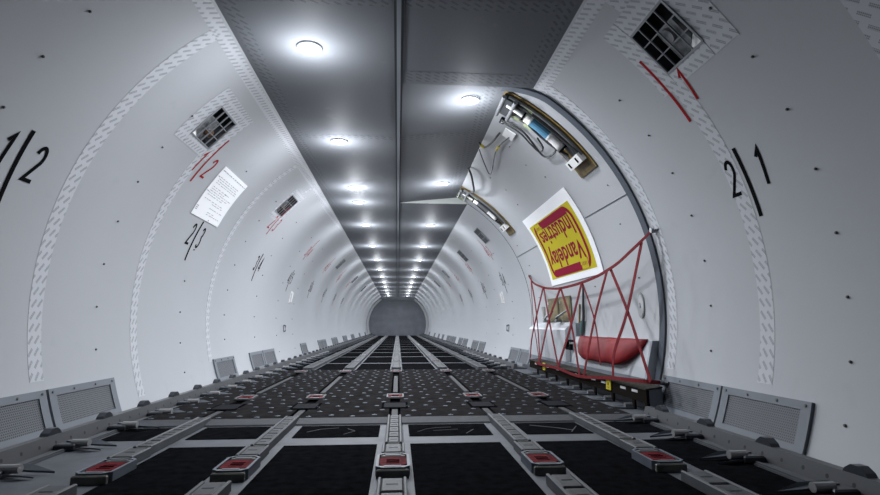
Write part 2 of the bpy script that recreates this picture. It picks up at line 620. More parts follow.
def window(side, y0, y1, idx, extra):
    root = empty('window_%d' % idx, WP(side, (y0 + y1) / 2, 44.3))
    struct(root)
    A0, A1 = WA0, WA1
    mb = MB()
    D = -0.13

    def p(y, a, o):
        return WP(side, y, a, o)
    for (ya, aa, yb, ab) in ((y0, A0, y1, A0), (y1, A0, y1, A1), (y1, A1, y0, A1), (y0, A1, y0, A0)):
        mb.quad([p(ya, aa, 0), p(yb, ab, 0), p(yb, ab, D), p(ya, aa, D)])
    mb.quad([p(y0, A0, D), p(y1, A0, D), p(y1, A1, D), p(y0, A1, D)])
    mb.build('recess', CAVITY, root, fixn=False)
    # lattice
    mb = MB()
    t = 0.0024
    dA = lambda m_: math.degrees(m_ / R)
    for k in range(5):
        y = y0 + (y1 - y0) * k / 4
        hw = 0.006 if k in (0, 4) else t
        q = [p(y + sgn * hw, a, o) for o in (-0.004, 0.004) for a in (A0, A1) for sgn in (-1, 1)]
        mb.add(q, [(0, 1, 3, 2), (4, 5, 7, 6), (0, 1, 5, 4), (2, 3, 7, 6), (0, 2, 6, 4), (1, 3, 7, 5)])
    for k in range(4):
        a = A0 + (A1 - A0) * k / 3
        hw = dA(0.006) if k in (0, 3) else dA(t * 1.4)
        q = [p(y, a + sgn * hw, o) for o in (-0.004, 0.004) for y in (y0, y1) for sgn in (-1, 1)]
        mb.add(q, [(0, 1, 3, 2), (4, 5, 7, 6), (0, 1, 5, 4), (2, 3, 7, 6), (0, 2, 6, 4), (1, 3, 7, 5)])
    mb.build('lattice', GRID, root)
    if extra:
        ym, am = (y0 + y1) / 2, (A0 + A1) / 2
        # a grey fitting seen behind the lattice
        mb = MB()
        ya, yb = y0 + .10, y1 - .07
        q = [p(y, a, o) for o in (-0.09, -0.05) for a in (A0 + .4, A1 - 2.8) for y in (ya, yb)]
        mb.add(q, [(0, 1, 3, 2), (4, 5, 7, 6), (0, 1, 5, 4), (2, 3, 7, 6), (0, 2, 6, 4), (1, 3, 7, 5)])
        g = mb.build('fitting', CAVG, root)
        mb = MB()
        mb.tube([p(ym + .02, am, -0.09), p(ym + .02, am, -0.025)], 0.038, 14)
        mb.build('pipe_end', CAVG, root)
        if side < 0:
            mb = MB()
            mb.tube([p(ym + .06, am - 1.6, -0.06), p(ym + .06, am - 1.6, -0.012)], 0.03, 14)
            mb.build('round_cap', BROWN, root)
        # pale plate shaped as the white light reflection in the lower corner
        mb = MB()
        near = y0 if side < 0 else y0
        q = [p(near + .01, A0 + .3, -0.012), p(near + .11, A0 + .3, -0.02), p(near + .07, A0 + 3.2, -0.10), p(near + .01, A0 + 3.6, -0.09)]
        q2 = [v + Vector((0, 0.004, -0.004)) for v in q]
        mb.add(q + q2, [(0, 1, 2, 3), (7, 6, 5, 4), (0, 1, 5, 4), (1, 2, 6, 5), (2, 3, 7, 6), (3, 0, 4, 7)])
        mb.build('corner_glare', WHITEP, root)
    return root


wi = 1
for k, (a, b) in enumerate(WINL):
    window(-1, a, b, wi, k < 2)
    wi += 1
for k, (a, b) in enumerate(WINR):
    window(1, a, b, wi, k < 2)
    wi += 1

# ------------------------------------------------------------------ masking film strips


def film(side, y0, y1, a0, a1, label, m=FILM, off=0.0006, group='masking film strips on the walls', yfun=None, name='masking_film_strip'):
    o = patch(side, y0, y1, a0, a1, off, name, m, th=0.0005, yfun=yfun)
    tag(o, label, 'masking film', group)
    return o


film(-1, 2.73, 2.83, -12.5, 57, 'printed masking film ring on left wall above the seam of the two nearest vents')
film(-1, 3.72, 3.81, -19, 38, 'printed masking film ring on left wall below the nearest left window')
film(-1, 5.13, 5.22, -14.5, 56.5, 'faint printed masking film ring on left wall behind the white paper sheet')
film(-1, 6.02, 6.10, 49.5, 56.8, 'short printed masking film strip above the second left window')
film(1, 2.37, 2.47, -12.5, 39, 'printed masking film ring on right wall under the nearest right window')
film(1, 2.22, 2.32, 49.5, 57, 'short printed masking film strip above the nearest right window')
film(1, 3.245, 3.335, -12.5, 57.5, 'printed masking film strip along the near edge of the cargo door')
film(1, 1.42, 1.53, 20, 57, 'printed masking film ring on right wall at the upper right corner of the picture')
# aprons round the nearest windows


def apron(side, y0, y1, label, m0=0.14, m1=0.12):
    root = empty('masking_film_apron', WP(side, (y0 + y1) / 2, 44.3))
    tag(root, label, 'masking film', 'masking film aprons round the windows')
    A0, A1 = WA0, WA1
    patch(side, y0 - m0, y0 - .004, A0 - 2.6, A1 + 3.6, 0.001, 'film_piece', FILM, root, th=0.0005)
    patch(side, y1 + .004, y1 + m1, A0 - 2.6, A1 + 3.6, 0.001, 'film_piece', FILM, root, th=0.0005)
    patch(side, y0, y1, A0 - 2.6, A0 - .12, 0.001, 'film_piece', FILM, root, th=0.0005)
    patch(side, y0, y1, A1 + .12, A1 + 3.6, 0.001, 'film_piece', FILM, root, th=0.0005)


apron(-1, *WINL[0], 'printed masking film bordering the nearest window in the left wall')
apron(-1, *WINL[1], 'printed masking film bordering the second window in the left wall', 0.07, 0.07)
apron(1, *WINR[0], 'printed masking film bordering the nearest window in the right wall', 0.17, 0.14)

# film along the ceiling edges and across the ceiling


def film_flat(x0, x1, y0, y1, label, z=ZC - 0.001, zf=None):
    mb = MB()
    nx = max(1, int(abs(y1 - y0) / 1.0)) if abs(y1 - y0) > abs(x1 - x0) else 1
    for i in range(nx):
        a, b = y0 + (y1 - y0) * i / nx, y0 + (y1 - y0) * (i + 1) / nx
        zz = zf or (lambda x: z)
        pts = [(x0, a, zz(x0)), (x0, b, zz(x0)), (x1, b, zz(x1)), (x1, a, zz(x1))]
        if abs(y1 - y0) > abs(x1 - x0):
            uv = [(x0, a), (x0, b), (x1, b), (x1, a)]
        else:
            uv = [(a, x0), (b, x0), (b, x1), (a, x1)]
        mb.quad(pts, uv)
        mb.quad([(p[0], p[1], p[2] + .0006) for p in pts][::-1], uv[::-1])
    o = mb.build('masking_film_strip', FILMC, fixn=False)
    tag(o, label, 'masking film', 'masking film strips on the ceiling')
    return o


film_flat(-0.90, -0.82, 1.5, 9.0, 'long printed film strip along the left edge of the grey ceiling')
film_flat(0.82, 0.90, 1.5, DY0 - .05, 'printed film strip along the right ceiling edge before the cargo door')
film_flat(-0.81, -0.035, 2.42, 2.53, 'printed film strip across the left ceiling half at the top of the picture')
film_flat(0.035, 0.81, 2.42, 2.53, 'printed film strip across the right ceiling half at the top of the picture')
film_flat(0.035, 0.81, 3.22, 3.36, 'printed film strip across the ceiling in front of the cargo door')
film_flat(-0.81, -0.035, 4.42, 4.52, 'printed film strip across the left ceiling beside the second left lamp')
zdoor = lambda x: ZC - 0.0015 + x / 0.79 * 0.083
film_flat(0.035, 0.60, 4.42, 4.52, 'printed film strip across the door side ceiling panel between two lamps', zf=zdoor)
film_flat(0.61, 0.72, 3.45, 6.5, 'printed film strip along the top edge of the cargo door', zf=zdoor)
film(-1, 1.5, 9.0, 55.3, 57.9, 'long printed film strip where left wall meets the grey ceiling', group='masking film strips on the walls')
film(1, 1.4, DY0 - .02, 55.3, 57.9, 'printed film strip where right wall meets the ceiling before the door', group='masking film strips on the walls')

# ------------------------------------------------------------------ door seal strip, with its corner turning aft at the top


def seal_y(a):
    return 0.0 if a < 54 else 0.19 * ((a - 54) / 11.0) ** 1.6


o = patch(1, 3.375, 3.445, -21, 65, 0.003, 'door_seal', SEAL, th=0.012, yfun=seal_y)
o.name = 'door_seal'
tag(o, 'dark grey curved rubber seal along the near edge of the cargo door', 'seal')
# panel joint across the door lining
o = patch(1, 3.46, 4.30, 26.43, 26.57, -0.003, 'panel_joint', SEAL, door, th=0.004)
o = patch(1, 5.86, 6.9, 26.43, 26.55, -0.003, 'panel_joint', SEAL, door, th=0.004)

# ------------------------------------------------------------------ ceiling lamps
lamps_l = [2.97, 4.58, 6.18, 6.93, 8.54] + [10.85 + 2.33 * i for i in range(9)]
lamps_r = [3.74, 6.10, 8.50] + [10.83 + 2.33 * i for i in range(9)]


def disc_mb(r, z0, z1, seg=24):
    mb = MB()
    ring = lambda q, z: [(q * cos(2 * pi * k / seg), q * sin(2 * pi * k / seg), z) for k in range(seg)]
    mb.add(ring(r, z0) + ring(r, z1), [tuple(range(seg))[::-1], tuple(range(seg, 2 * seg))] + [(k, (k + 1) % seg, seg + (k + 1) % seg, seg + k) for k in range(seg)])
    return mb


def ring_mb(r0, r1, z0, z1, seg=24):
    mb = MB()
    ring = lambda q, z: [(q * cos(2 * pi * k / seg), q * sin(2 * pi * k / seg), z) for k in range(seg)]
    vs = ring(r0, z0) + ring(r1, z0) + ring(r1, z1) + ring(r0, z1)
    fs = []
    for a in range(4):
        b = (a + 1) % 4
        fs += [(a * seg + k, a * seg + (k + 1) % seg, b * seg + (k + 1) % seg, b * seg + k) for k in range(seg)]
    mb.add(vs, fs)
    return mb


lamp0 = local('ceiling_lamp')
disc_mb(0.062, -0.006, 0.0).build('diffuser', LAMPG, lamp0)
ring_mb(0.062, 0.074, -0.009, 0.0).build('bezel', mat('bezel', (0.4, 0.42, 0.45), 0.35, 0.4), lamp0)
for kind, frac, dz in (('AREA', 0.68, -0.012), ('POINT', 0.32, -0.17)):
    # the beam through the diffuser, and an added point fill below for upper walls
    ld = bpy.data.lights.new('lamp_and_fill_light', kind)
    if kind == 'AREA':
        ld.shape = 'DISK'
        ld.size = 0.12
    else:
        ld.shadow_soft_size = 0.06
    ld.energy = LAMP_W * frac
    ld.color = LAMP_COL
    lo = bpy.data.objects.new('lamp_and_fill_light', ld)
    COL.objects.link(lo)
    lo.parent = lamp0
    lo.location = (0, 0, dz)
first = True
for s, L, X in ((-1, lamps_l, -0.525), (1, lamps_r, 0.53)):
    for i, y in enumerate(L):
        z = ZC - .001
        if s > 0 and DY0 < y < DY1:
            z = ZC + 0.53 / 0.79 * 0.083 - 0.004
        o = lamp0 if first else copy_tree(lamp0)
        first = False
        o.location = (X, y, z)
        tag(o, 'round white ceiling lamp, %s one in the %s row' % (ordn(i), SIDE[s]), 'ceiling lamp', 'round lamps in the ceiling')

# ------------------------------------------------------------------ floor panels (parts of the floor)


def fpanel(x0, x1, y0, y1):
    mb = MB()
    mb.box(x0, x1, y0, y1, -0.001, 0.003)
    return mb.build('black_panel', BLACKP, floor)


COLS = [(-1.38, -1.14), (-0.985, -0.655), (-0.49, -0.075), (0.075, 0.49), (0.66, 1.0), (1.155, 1.39)]
for i, (a, b) in enumerate(COLS):
    fpanel(a, b, 2.70, 3.0)
    if i != 0:
        fpanel(a, b, 0.9, 2.53)
bars = [6.62, 7.85, 9.45, 10.95] + [12.5 + 1.55 * i for i in range(12)]
for k in range(len(bars) - 1):
    for a, b in COLS:
        fpanel(a, b, bars[k] + 0.07, bars[k + 1] - 0.07)
# paint wear scratches on the small near panels
scr = mat('scratch', (0.12, 0.12, 0.13), 0.7)
for pts in ([(0.12, 2.80), (0.16, 2.86), (0.22, 2.90), (0.3, 2.91)], [(0.36, 2.74), (0.39, 2.80), (0.41, 2.84)], [(0.73, 2.93), (0.85, 2.85), (0.92, 2.78)],
            [(0.9, 2.74), (0.97, 2.88)], [(-0.44, 2.83), (-0.38, 2.9), (-0.29, 2.93)], [(-0.25, 2.76), (-0.2, 2.84), (-0.24, 2.9)], [(0.2, 2.82), (0.33, 2.85)]):
    mb = MB()
    mb.tube([(x, y, 0.0032) for x, y in pts], 0.0022, 5)
    mb.build('scratch_mark', scr, floor)

# ------------------------------------------------------------------ roller trays, drive units
TRX = [-1.065, -0.57, 0.0, 0.57, 1.065]
TRN = ['far left', 'inner left', 'centre', 'inner right', 'far right']


def tray(length, wdt, nroll, hz=0.036, detail=True):
    """open U-channel tray with cross rollers, y from 0 to length"""
    root = local('roller_tray')
    mb = MB()
    h = wdt / 2
    mb.box(-h, -h + .012, 0, length, 0.002, hz, .003)
    mb.box(h - .012, h, 0, length, 0.002, hz, .003)
    mb.box(-h + .011, h - .011, 0, length, 0.002, 0.010)
    mb.build('channel', ALLOY, root)
    if detail:
        p = length / nroll
        for i in range(nroll):
            mb = MB()
            y = p * (i + .5)
            mb.box(-h + .013, h - .013, y - p * .44, y + p * .44, 0.010, hz - .002, .004)
            blk = mb.build('roller_block', ROLLER, root)
            mb = MB()
            mb.tube([(-h * .4, y, hz - .0055), (h * .4, y, hz - .0055)], 0.006, 8)
            mb.build('roller', DGREY, blk)
        mb = MB()
        mb.box(-h + .012, h - .012, -0.002, 0.012, 0.004, hz - .006)
        mb.build('end_plate', OLIVEGREY, root)
    else:
        mb = MB()
        p = length / nroll
        for i in range(nroll):
            y = p * (i + .5)
            mb.box(-h + .013, h - .013, y - p * .38, y + p * .38, 0.010, hz - .004, .005)
        mb.build('roller_block', ROLLER, root)
        mb = MB()
        for i in range(nroll):
            y = p * (i + 1)
            mb.box(-h + .013, h - .013, y - .02, y + .0, 0.010, hz - .012)
        mb.build('slot', GAPM, root)
    return root


def drive_unit(flush=False):
    root = local('drive_unit')
    top = 0.036 if not flush else 0.012
    b = 0.0015
    fw, fl = 0.062, 0.108
    c = 0.022
    oc = lambda w_, l_, c_: [(-w_ + c_, -l_), (w_ - c_, -l_), (w_, -l_ + c_), (w_, l_ - c_), (w_ - c_, l_), (-w_ + c_, l_), (-w_, l_ - c_), (-w_, -l_ + c_)]
    mb = MB()
    out, inn = oc(fw, fl, c), oc(fw - .010, fl - .010, c * .8)
    n = 8
    vs = [(x, y, b) for x, y in out] + [(x, y, top) for x, y in out] + [(x, y, top) for x, y in inn] + [(x, y, b) for x, y in inn]
    fs = []
    for q in range(3):
        fs += [(q * n + k, q * n + (k + 1) % n, (q + 1) * n + (k + 1) % n, (q + 1) * n + k) for k in range(n)]
    mb.add(vs, fs)
    mb.build('housing', BLUESIDE if not flush else mat('flush_frame', (0.13, 0.135, 0.14), 0.6, spec=.2), root)
    mb = MB()
    mb.prism(oc(fw - .011, fl - .045, c * .7), b, top - .004, 2)
    pad = mb.build('drive_pad', RED, root)
    mb = MB()
    mb.box(-.024, .024, -.012, .000, top - .004, top - .0025)
    mb.box(-.024, .024, .014, .020, top - .004, top - .003)
    mb.box(-.024, .024, -.032, -.027, top - .004, top - .003)
    mb.build('slot', REDD, pad)
    for s in (-1, 1):
        mb = MB()
        mb.box(-fw + .013, fw - .013, s * (fl - .012) - .028 * (s > 0), s * (fl - .012) + .028 * (s < 0), b, top - .003, .004)
        cap = mb.build('end_cap', OLIVEGREY, root)
        mb = MB()
        mb.tube([(-.03, s * (fl - .026), top - .006), (.03, s * (fl - .026), top - .006)], 0.007, 8)
        mb.build('end_roller', GREYM, cap)
    if not flush:
        mb = MB()
        mb.box(-fw + .004, fw - .004, -fl - .012, -fl + .002, b, top - .006, .004)
        mb.build('bumper', OLIVEGREY, root)
    return root


du0 = drive_unit()
for i, x in enumerate(TRX):
    o = du0 if i == 0 else copy_tree(du0)
    o.location = (x * (1.0 if abs(x) < 1 else .965), 2.10, 0)
    tag(o, 'raised red topped drive unit in the %s roller track, nearest row' % TRN[i], 'drive unit', 'red drive units in the floor')
duf = drive_unit(True)
for r_, (yy, nm) in enumerate(((4.02, 'halfway down ball mat'), (6.20, 'at far end of ball mat'))):
    for i, x in enumerate(TRX):
        o = duf if (i == 0 and r_ == 0) else copy_tree(duf)
        o.location = (x, yy, 0.02)
        tag(o, 'flush red unit in the %s track, %s' % (TRN[i], nm), 'drive unit', 'red drive units in the floor')

tA, tB, tC = tray(0.72, 0.074, 6), tray(0.165, 0.094, 1), tray(0.93, 0.096, 6)
for i, x in enumerate(TRX):
    xx = x * (1.0 if abs(x) < 1 else .985)
    for t, y, nm in ((tA, 2.41, 'long pale roller tray in the %s track, just before the ball mat'),
                     (tB, 2.225, 'short roller tray in the %s track behind the nearest drive unit'),
                     (tC, 0.94, 'roller tray in the %s track at the bottom edge before the drive unit')):
        o = t if i == 0 else copy_tree(t)
        o.location = (xx, y, 0.001)
        tag(o, nm % TRN[i], 'roller tray', 'roller trays in the near floor')
tF = None
for k in range(len(bars) - 1):
    y, L = bars[k] + .03, bars[k + 1] - bars[k] - .06
    for i, x in enumerate(TRX):
        if tF is None:
            tF = tray(1.0, 0.115, 6, detail=False)
            tF2 = tF
            o = tF
        else:
            o = copy_tree(tF)
        o.location = (x, y, 0.001)
        o.scale = (1, L, 1)
        tag(o, 'roller tray in the %s track, %s beyond the ball mat' % (TRN[i], ordn(k) if k else 'first'), 'roller tray', 'roller trays beyond the ball mat')
for k in (1, 2, 3, 5, 7):
    for i, x in enumerate(TRX):
        if k == 1 and i in (1, 2, 3) or i == 2 or k in (2, 5) and i in (1, 3):
            o = copy_tree(du0)
            o.location = (x, bars[k], 0.003)
            tag(o, 'red drive unit in %s track at %s crossbar beyond mat' % (TRN[i], ordn(k)), 'drive unit', 'red drive units in the floor')
mb = MB()
# ------------------------------------------------------------------ ball mat (Y 3.02 .. 6.5) in six plates
MY0, MY1 = 3.14, 6.48
edges = [-1.395, -1.065, -0.57, 0.0, 0.57, 1.065, 1.395]
PN = ['outermost left', 'second from left', 'centre left', 'centre right', 'second from right', 'outermost right']
ballme = None
for i in range(6):
    x0, x1 = edges[i], edges[i + 1]
    x0 += 0.035 if i > 0 else 0
    x1 -= 0.035 if i < 5 else 0
    mb = MB()
    mb.box(x0, x1, MY0, MY1, 0.003, 0.020)
    o = mb.build('ball_mat_panel', MATM)
    tag(o, 'dark floor plate dotted with steel balls, %s of six' % PN[i], 'floor plate', 'ball transfer plates of the doorway floor')
    mb = MB()
    mb.prism([(MY0 - .11, 0.002), (MY0 - .105, 0.008), (MY0, 0.022), (MY0, 0.002)], x0, x1, 0)
    mb.build('ramp_edge', mat('ramp_metal', (0.034, 0.037, 0.042), 0.8, 0.0, noise=0.2, nscale=30), o)
    ncol = 4 if x1 - x0 > .38 else 3
    nrow = 19
    for r_ in range(nrow):
        for c_ in range(ncol):
            bx = x0 + (x1 - x0) * (c_ + .5 + (0.16 if r_ % 2 else -0.16)) / ncol
            by = MY0 + .08 + (MY1 - MY0 - .16) * r_ / (nrow - 1) + 0.02 * ((c_ % 2) * 2 - 1)
            if ballme is None:
                m2 = MB()
                seg = 8
                rr = [(0.0, 0.021, 0.0), (0.021, 0.019, 0.0022), (0, 0, 0)]
                ring = lambda q, z: [(q * cos(2 * pi * k / seg), q * .8 * sin(2 * pi * k / seg), z) for k in range(seg)]
                vs = ring(0.018, 0) + ring(0.015, 0.0012) + ring(0.010, 0.0012) + ring(0.007, 0.003) + ring(0.003, 0.004)
                fs = [tuple(range(32, 40))]
                for q in range(4):
                    fs += [(q * 8 + k, q * 8 + (k + 1) % 8, q * 8 + 8 + (k + 1) % 8, q * 8 + 8 + k) for k in range(8)]
                m2.add(vs, fs)
                b_ = m2.build('ball_transfer', BALL, smooth=False)
                ballme = b_.data
            else:
                b_ = bpy.data.objects.new('ball_transfer', ballme)
                COL.objects.link(b_)
            b_.parent = o
            b_.location = (bx, by, 0.0195)
# channels in the tracks through the mat, and the small cover plates across them
for i, x in enumerate(TRX):
    root = empty('mat_channel', (x, MY0, 0))
    tag(root, 'dark slotted channel through the ball mat on the %s track' % TRN[i], 'floor channel', 'channels through the ball mat')
    mb = MB()
    mb.box(x - .034, x + .034, MY0 - .1, MY1, 0.001, 0.005)
    mb.build('channel_bed', GAPM, root)
    mb = MB()
    mb.box(x - .018, x + .018, MY0 - .1, 3.46, 0.005, 0.017)
    mb.build('channel_bar', mat('bar_grey', (0.06, 0.062, 0.065), 0.7, spec=.1), root)
    mb = MB()
    mb.box(x - .018, x + .018, 4.35, 5.7, 0.005, 0.015)
    mb.build('channel_bar', mat('bar_grey', (0.06, 0.062, 0.065), 0.7, spec=.1), root)
    cp = empty('cover_plate', (x, 3.59, 0.0205))
    tag(cp, 'thin dark rectangular cover plate across the %s channel of the ball mat' % TRN[i], 'cover plate', 'cover plates on the ball mat')
    mb = MB()
    mb.box(x - .085, x + .085, 3.46, 3.72, 0.0205, 0.023)
    mb.build('plate_border', GAPM, cp)
    mb = MB()
    mb.box(x - .07, x + .07, 3.49, 3.69, 0.023, 0.0245)
    mb.build('plate_top', mat('cover_blue', (0.012, 0.013, 0.016), 0.8, spec=.03), cp)

# ------------------------------------------------------------------ side guide rails with latches
for s in (-1, 1):
    root = empty('guide_rail', (s * 1.5, Y0, 0))
    tag(root, 'long drilled alloy guide rail along the foot of the %s wall' % SIDE[s], 'guide rail', 'guide rails along the walls')
    mb = MB()
    prof = [(1.455, 0.0), (1.47, 0.066), (1.505, 0.066), (1.505, 0.0)]
    seg = [(Y0, Y1 - .02)] if s < 0 else [(Y0, DY0 - .28), (DY1 - .25, Y1 - .02)]
    for a, b in seg:
        mb.prism([(s * x, z) for x, z in prof], a, b, 1)
    mb.build('drilled_web', RAILM, root)
    mb = MB()
    for a, b in seg:
        mb.box(min(s * 1.40, s * 1.458), max(s * 1.40, s * 1.458), a, b, 0.0, 0.007)
        mb.box(min(s * 1.405, s * 1.42), max(s * 1.405, s * 1.42), a, b, 0.007, 0.013)
    mb.build('foot_flange', ALLOY, root)
    mb = MB()
    for a, b in seg:
        mb.prism([(s * 1.505, 0.0), (s * 1.505, 0.03), (s * 1.655, 0.01), (s * 1.655, 0.0)], a, b, 1)
    mb.build('wall_filler', ALLOY, root)


def latch(s, detail=True):
    root = local('cargo_latch')
    # dark cap on top of the rail
    mb = MB()
    mb.prism([(-.05, 0.062), (-.04, 0.078), (-.015, 0.094), (.015, 0.094), (.04, 0.078), (.05, 0.062)], s * 1.472, s * 1.508, 0)
    if detail:
        mb.build('rail_cap', LATCH, root)
        mb = MB()
    mb.box(min(s * 1.37, s * 1.455), max(s * 1.37, s * 1.455), -.035, .03, 0.007, 0.03, .006)
    if detail:
        mb.build('bracket', LATCH, root)
        mb = MB()
    mb.tube([(s * 1.395, -.0, 0.03), (s * 1.325, -.0, 0.03)], 0.0165, 12)
    if detail:
        mb.build('roller', LATCHR, root, smooth=False)
        mb = MB()
    v = [(s * 1.43, .015, 0.036), (s * 1.43, .05, 0.036), (s * 1.31, .045, 0.034), (s * 1.225, .03, 0.012), (s * 1.31, .018, 0.02)]
    v2 = [(a, b, c - .007) for a, b, c in v]
    mb.add(v + v2, [(0, 1, 2, 3, 4), (9, 8, 7, 6, 5)] + [(k, (k + 1) % 5, 5 + (k + 1) % 5, 5 + k) for k in range(5)])
    mb.build('blade' if detail else 'latch_body', LATCHL if detail else LATCH, root)
    if detail:
        mb = MB()
        v = [(s * 1.36, -.04, 0.02), (s * 1.30, -.045, 0.018), (s * 1.26, -.03, 0.008), (s * 1.32, -.018, 0.012)]
        v2 = [(a, b, c - .005) for a, b, c in v]
        mb.add(v + v2, [(0, 1, 2, 3), (7, 6, 5, 4)] + [(k, (k + 1) % 4, 4 + (k + 1) % 4, 4 + k) for k in range(4)])
        mb.build('lower_blade', LATCHL, root)
    return root


for s in (-1, 1):
    near, far = latch(s), None
    k, y, n_ = 0, 1.67, 0
    used = False
    while y < 31.5:
        if s > 0 and 3.3 < y < 6.75:
            y += 0.43
            continue
        if y < 11:
            o = near if not used else copy_tree(near)
            used = True
        else:
            if far is None:
                far = latch(s, False)
                o = far
            else:
                o = copy_tree(far)
        o.location = (0, y, 0)
        tag(o, 'small cargo latch on the %s guide rail, %s from the camera' % (SIDE[s], ordn(n_)), 'latch', 'cargo latches along the guide rails')
        n_ += 1
        y += 0.43

# ------------------------------------------------------------------ perforated vents at the foot of the walls


def vent(s, y0, y1, label, detail=True, group='perforated vents along the walls'):
    root = empty('wall_vent', WP(s, (y0 + y1) / 2, -20.5))
    tag(root, label, 'vent', group)
    a0, a1 = -21.3, -14.0
    ia0, ia1 = -20.0, -15.2
    e = 0.055
    patch(s, y0, y1, ia1, a1, 0.0, 'frame_bar', VENTF, root, th=0.014)
    patch(s, y0, y1, a0, ia0, 0.0, 'frame_bar', VENTF, root, th=0.014)
    patch(s, y0, y0 + e, ia0, ia1, 0.0, 'frame_bar', VENTF, root, th=0.014)
    patch(s, y1 - e, y1, ia0, ia1, 0.0, 'frame_bar', VENTF, root, th=0.014)
    patch(s, y0 + e, y1 - e, ia0, ia1, 0.0, 'grille', GRILLE, root, th=0.009)
    if detail:
        for y in (y0 + .03, (y0 + y1) / 2 - .1, (y0 + y1) / 2 + .1, y1 - .03):
            mb = MB()
            mb.tube([WP(s, y, -14.6, 0.01), WP(s, y, -14.6, 0.018)], 0.006, 8)
            mb.build('screw', DOT, root)


VL = [(2.215, 2.815), (2.835, 3.45), (5.22, 5.84), (6.44, 7.02), (7.05, 7.68), (9.72, 10.3), (11.8, 12.4), (12.45, 13.05), (14.2, 14.8), (14.85, 15.45), (17, 17.6), (17.65, 18.3), (20, 20.6), (20.7, 21.3), (24, 24.7), (28, 28.7)]
VR = [(2.11, 2.71), (2.725, 3.34), (6.74, 7.30), (7.34, 7.95), (10.3, 11.0), (11.2, 12.0), (12.9, 13.7), (13.9, 14.7), (15.5, 16.1), (16.2, 17.2), (17.4, 18.2), (19.5, 20.2), (21.5, 22.2), (24, 24.7), (28, 28.7)]
for s, V in ((-1, VL), (1, VR)):
    for i, (a, b) in enumerate(V):
        vent(s, a, b, 'grey perforated vent panel at the foot of the %s wall, %s of its row' % (SIDE[s], ordn(i)), i < 3)

# ------------------------------------------------------------------ painted position marks
ARC = lambda cx, cy, rx, ry, a0, a1, n=10: [(cx + rx * cos(rad(a0 + (a1 - a0) * i / n)), cy + ry * sin(rad(a0 + (a1 - a0) * i / n))) for i in range(n + 1)]
GL = {
    '1': [[(-.12, .78), (.1, 1.0), (.1, 0)]],
    '2': [ARC(0, .72, .24, .27, 165, -35, 12) + [(-.27, .03), (.27, .03)]],
    '3': [ARC(0, .75, .22, .23, 150, -80, 10) + ARC(0, .27, .25, .26, 80, -150, 12)],
    '4': [[(.3, .24), (-.3, .24), (.13, 1.0), (.13, 0)]],
    '5': [[(.22, .97), (-.14, .97), (-.2, .56)] + ARC(-.02, .32, .26, .3, 115, -150, 12)],
    '6': [[(.12, 1.0), (-.2, .45)] + ARC(0, .28, .25, .27, 150, -215, 16)],
    '7': [[(-.26, .97), (.26, .97), (-.1, 0)]],
    '8': [ARC(0, .76, .19, .22, 270, -90, 16) + ARC(0, .27, .25, .26, 90, -270, 16)],
    '9': [[(-.12, 0), (.2, .55)] + ARC(0, .72, .25, .27, -30, 330, 16)],
}


def stroke_mb(mb, pts, wd, fn, th=0.0016):
    """a painted stroke of width wd along 2-D points, laid on a surface by fn(u, v, off)"""
    P = [Vector((x, y)) for x, y in pts]
    L = []
    for i in range(len(P)):
        d0 = (P[i] - P[i - 1]).normalized() if i > 0 else (P[1] - P[0]).normalized()
        d1 = (P[i + 1] - P[i]).normalized() if i < len(P) - 1 else d0
        t = (d0 + d1)
        t = t.normalized() if t.length > .2 else d1
        nrm = Vector((-t.y, t.x))
        k = wd / 2 / max(.5, abs(nrm.dot(Vector((-d1.y, d1.x)))))
        L.append((P[i] + nrm * k, P[i] - nrm * k))
    vs = []
    for a, b in L:
        vs += [fn(a.x, a.y, 0.001), fn(b.x, b.y, 0.001), fn(a.x, a.y, 0.001 + th), fn(b.x, b.y, 0.001 + th)]
    fs = [(0, 1, 3, 2), tuple(4 * (len(L) - 1) + k for k in (0, 1, 3, 2))]
    for i in range(len(L) - 1):
        o = 4 * i
        fs += [(o + 2, o + 3, o + 7, o + 6), (o, o + 2, o + 6, o + 4), (o + 1, o + 3, o + 7, o + 5), (o, o + 1, o + 5, o + 4)]
    mb.add(vs, fs)


def dense(pts, step=0.03):
    out = [pts[0]]
    for a, b in zip(pts[:-1], pts[1:]):
        n_ = max(1, int(math.dist(a, b) / step))
        for k in range(1, n_ + 1):
            out.append((a[0] + (b[0] - a[0]) * k / n_, a[1] + (b[1] - a[1]) * k / n_))
    return out


def mark(s, y, ac, m, first_, second_, label, red=False, dy=0.10, lean=0.0):
    """digits either side of a long slash, centred at (y, angle ac)"""
    def fn(u, v, off):
        return WP(s, y + (u if s < 0 else -u), ac + math.degrees(v / R), off + 0.0004)
    mb = MB()
    h = 0.175
    hs = 0.2
    n = 10
    if red:
        lo_, hi_ = -0.16, 0.25
    else:
        lo_, hi_ = -0.19, 0.16
    stroke_mb(mb, [(lean * (lo_ + (hi_ - lo_) * i / n), lo_ + (hi_ - lo_) * i / n) for i in range(n + 1)], 0.024 if not red else 0.02, fn, 0.0006)
    off0 = -0.06 if not red else -0.09
    for ch, ux in ((first_, -dy), (second_, dy)):
        if ch:
            for st in GL[ch]:
                pts = []
                for a, b in zip(st[:-1], st[1:]):
                    pts.append(a)
                pts.append(st[-1])
                stroke_mb(mb, dense([(ux + x * h * .62 + .02 * yv, off0 + yv * h) for x, yv in pts]), 0.019 if not red else 0.017, fn, 0.0006)
    o = mb.build('position_marking', m)
    tag(o, label, 'wall marking', ('red' if red else 'black') + ' position markings on the walls')
    return o


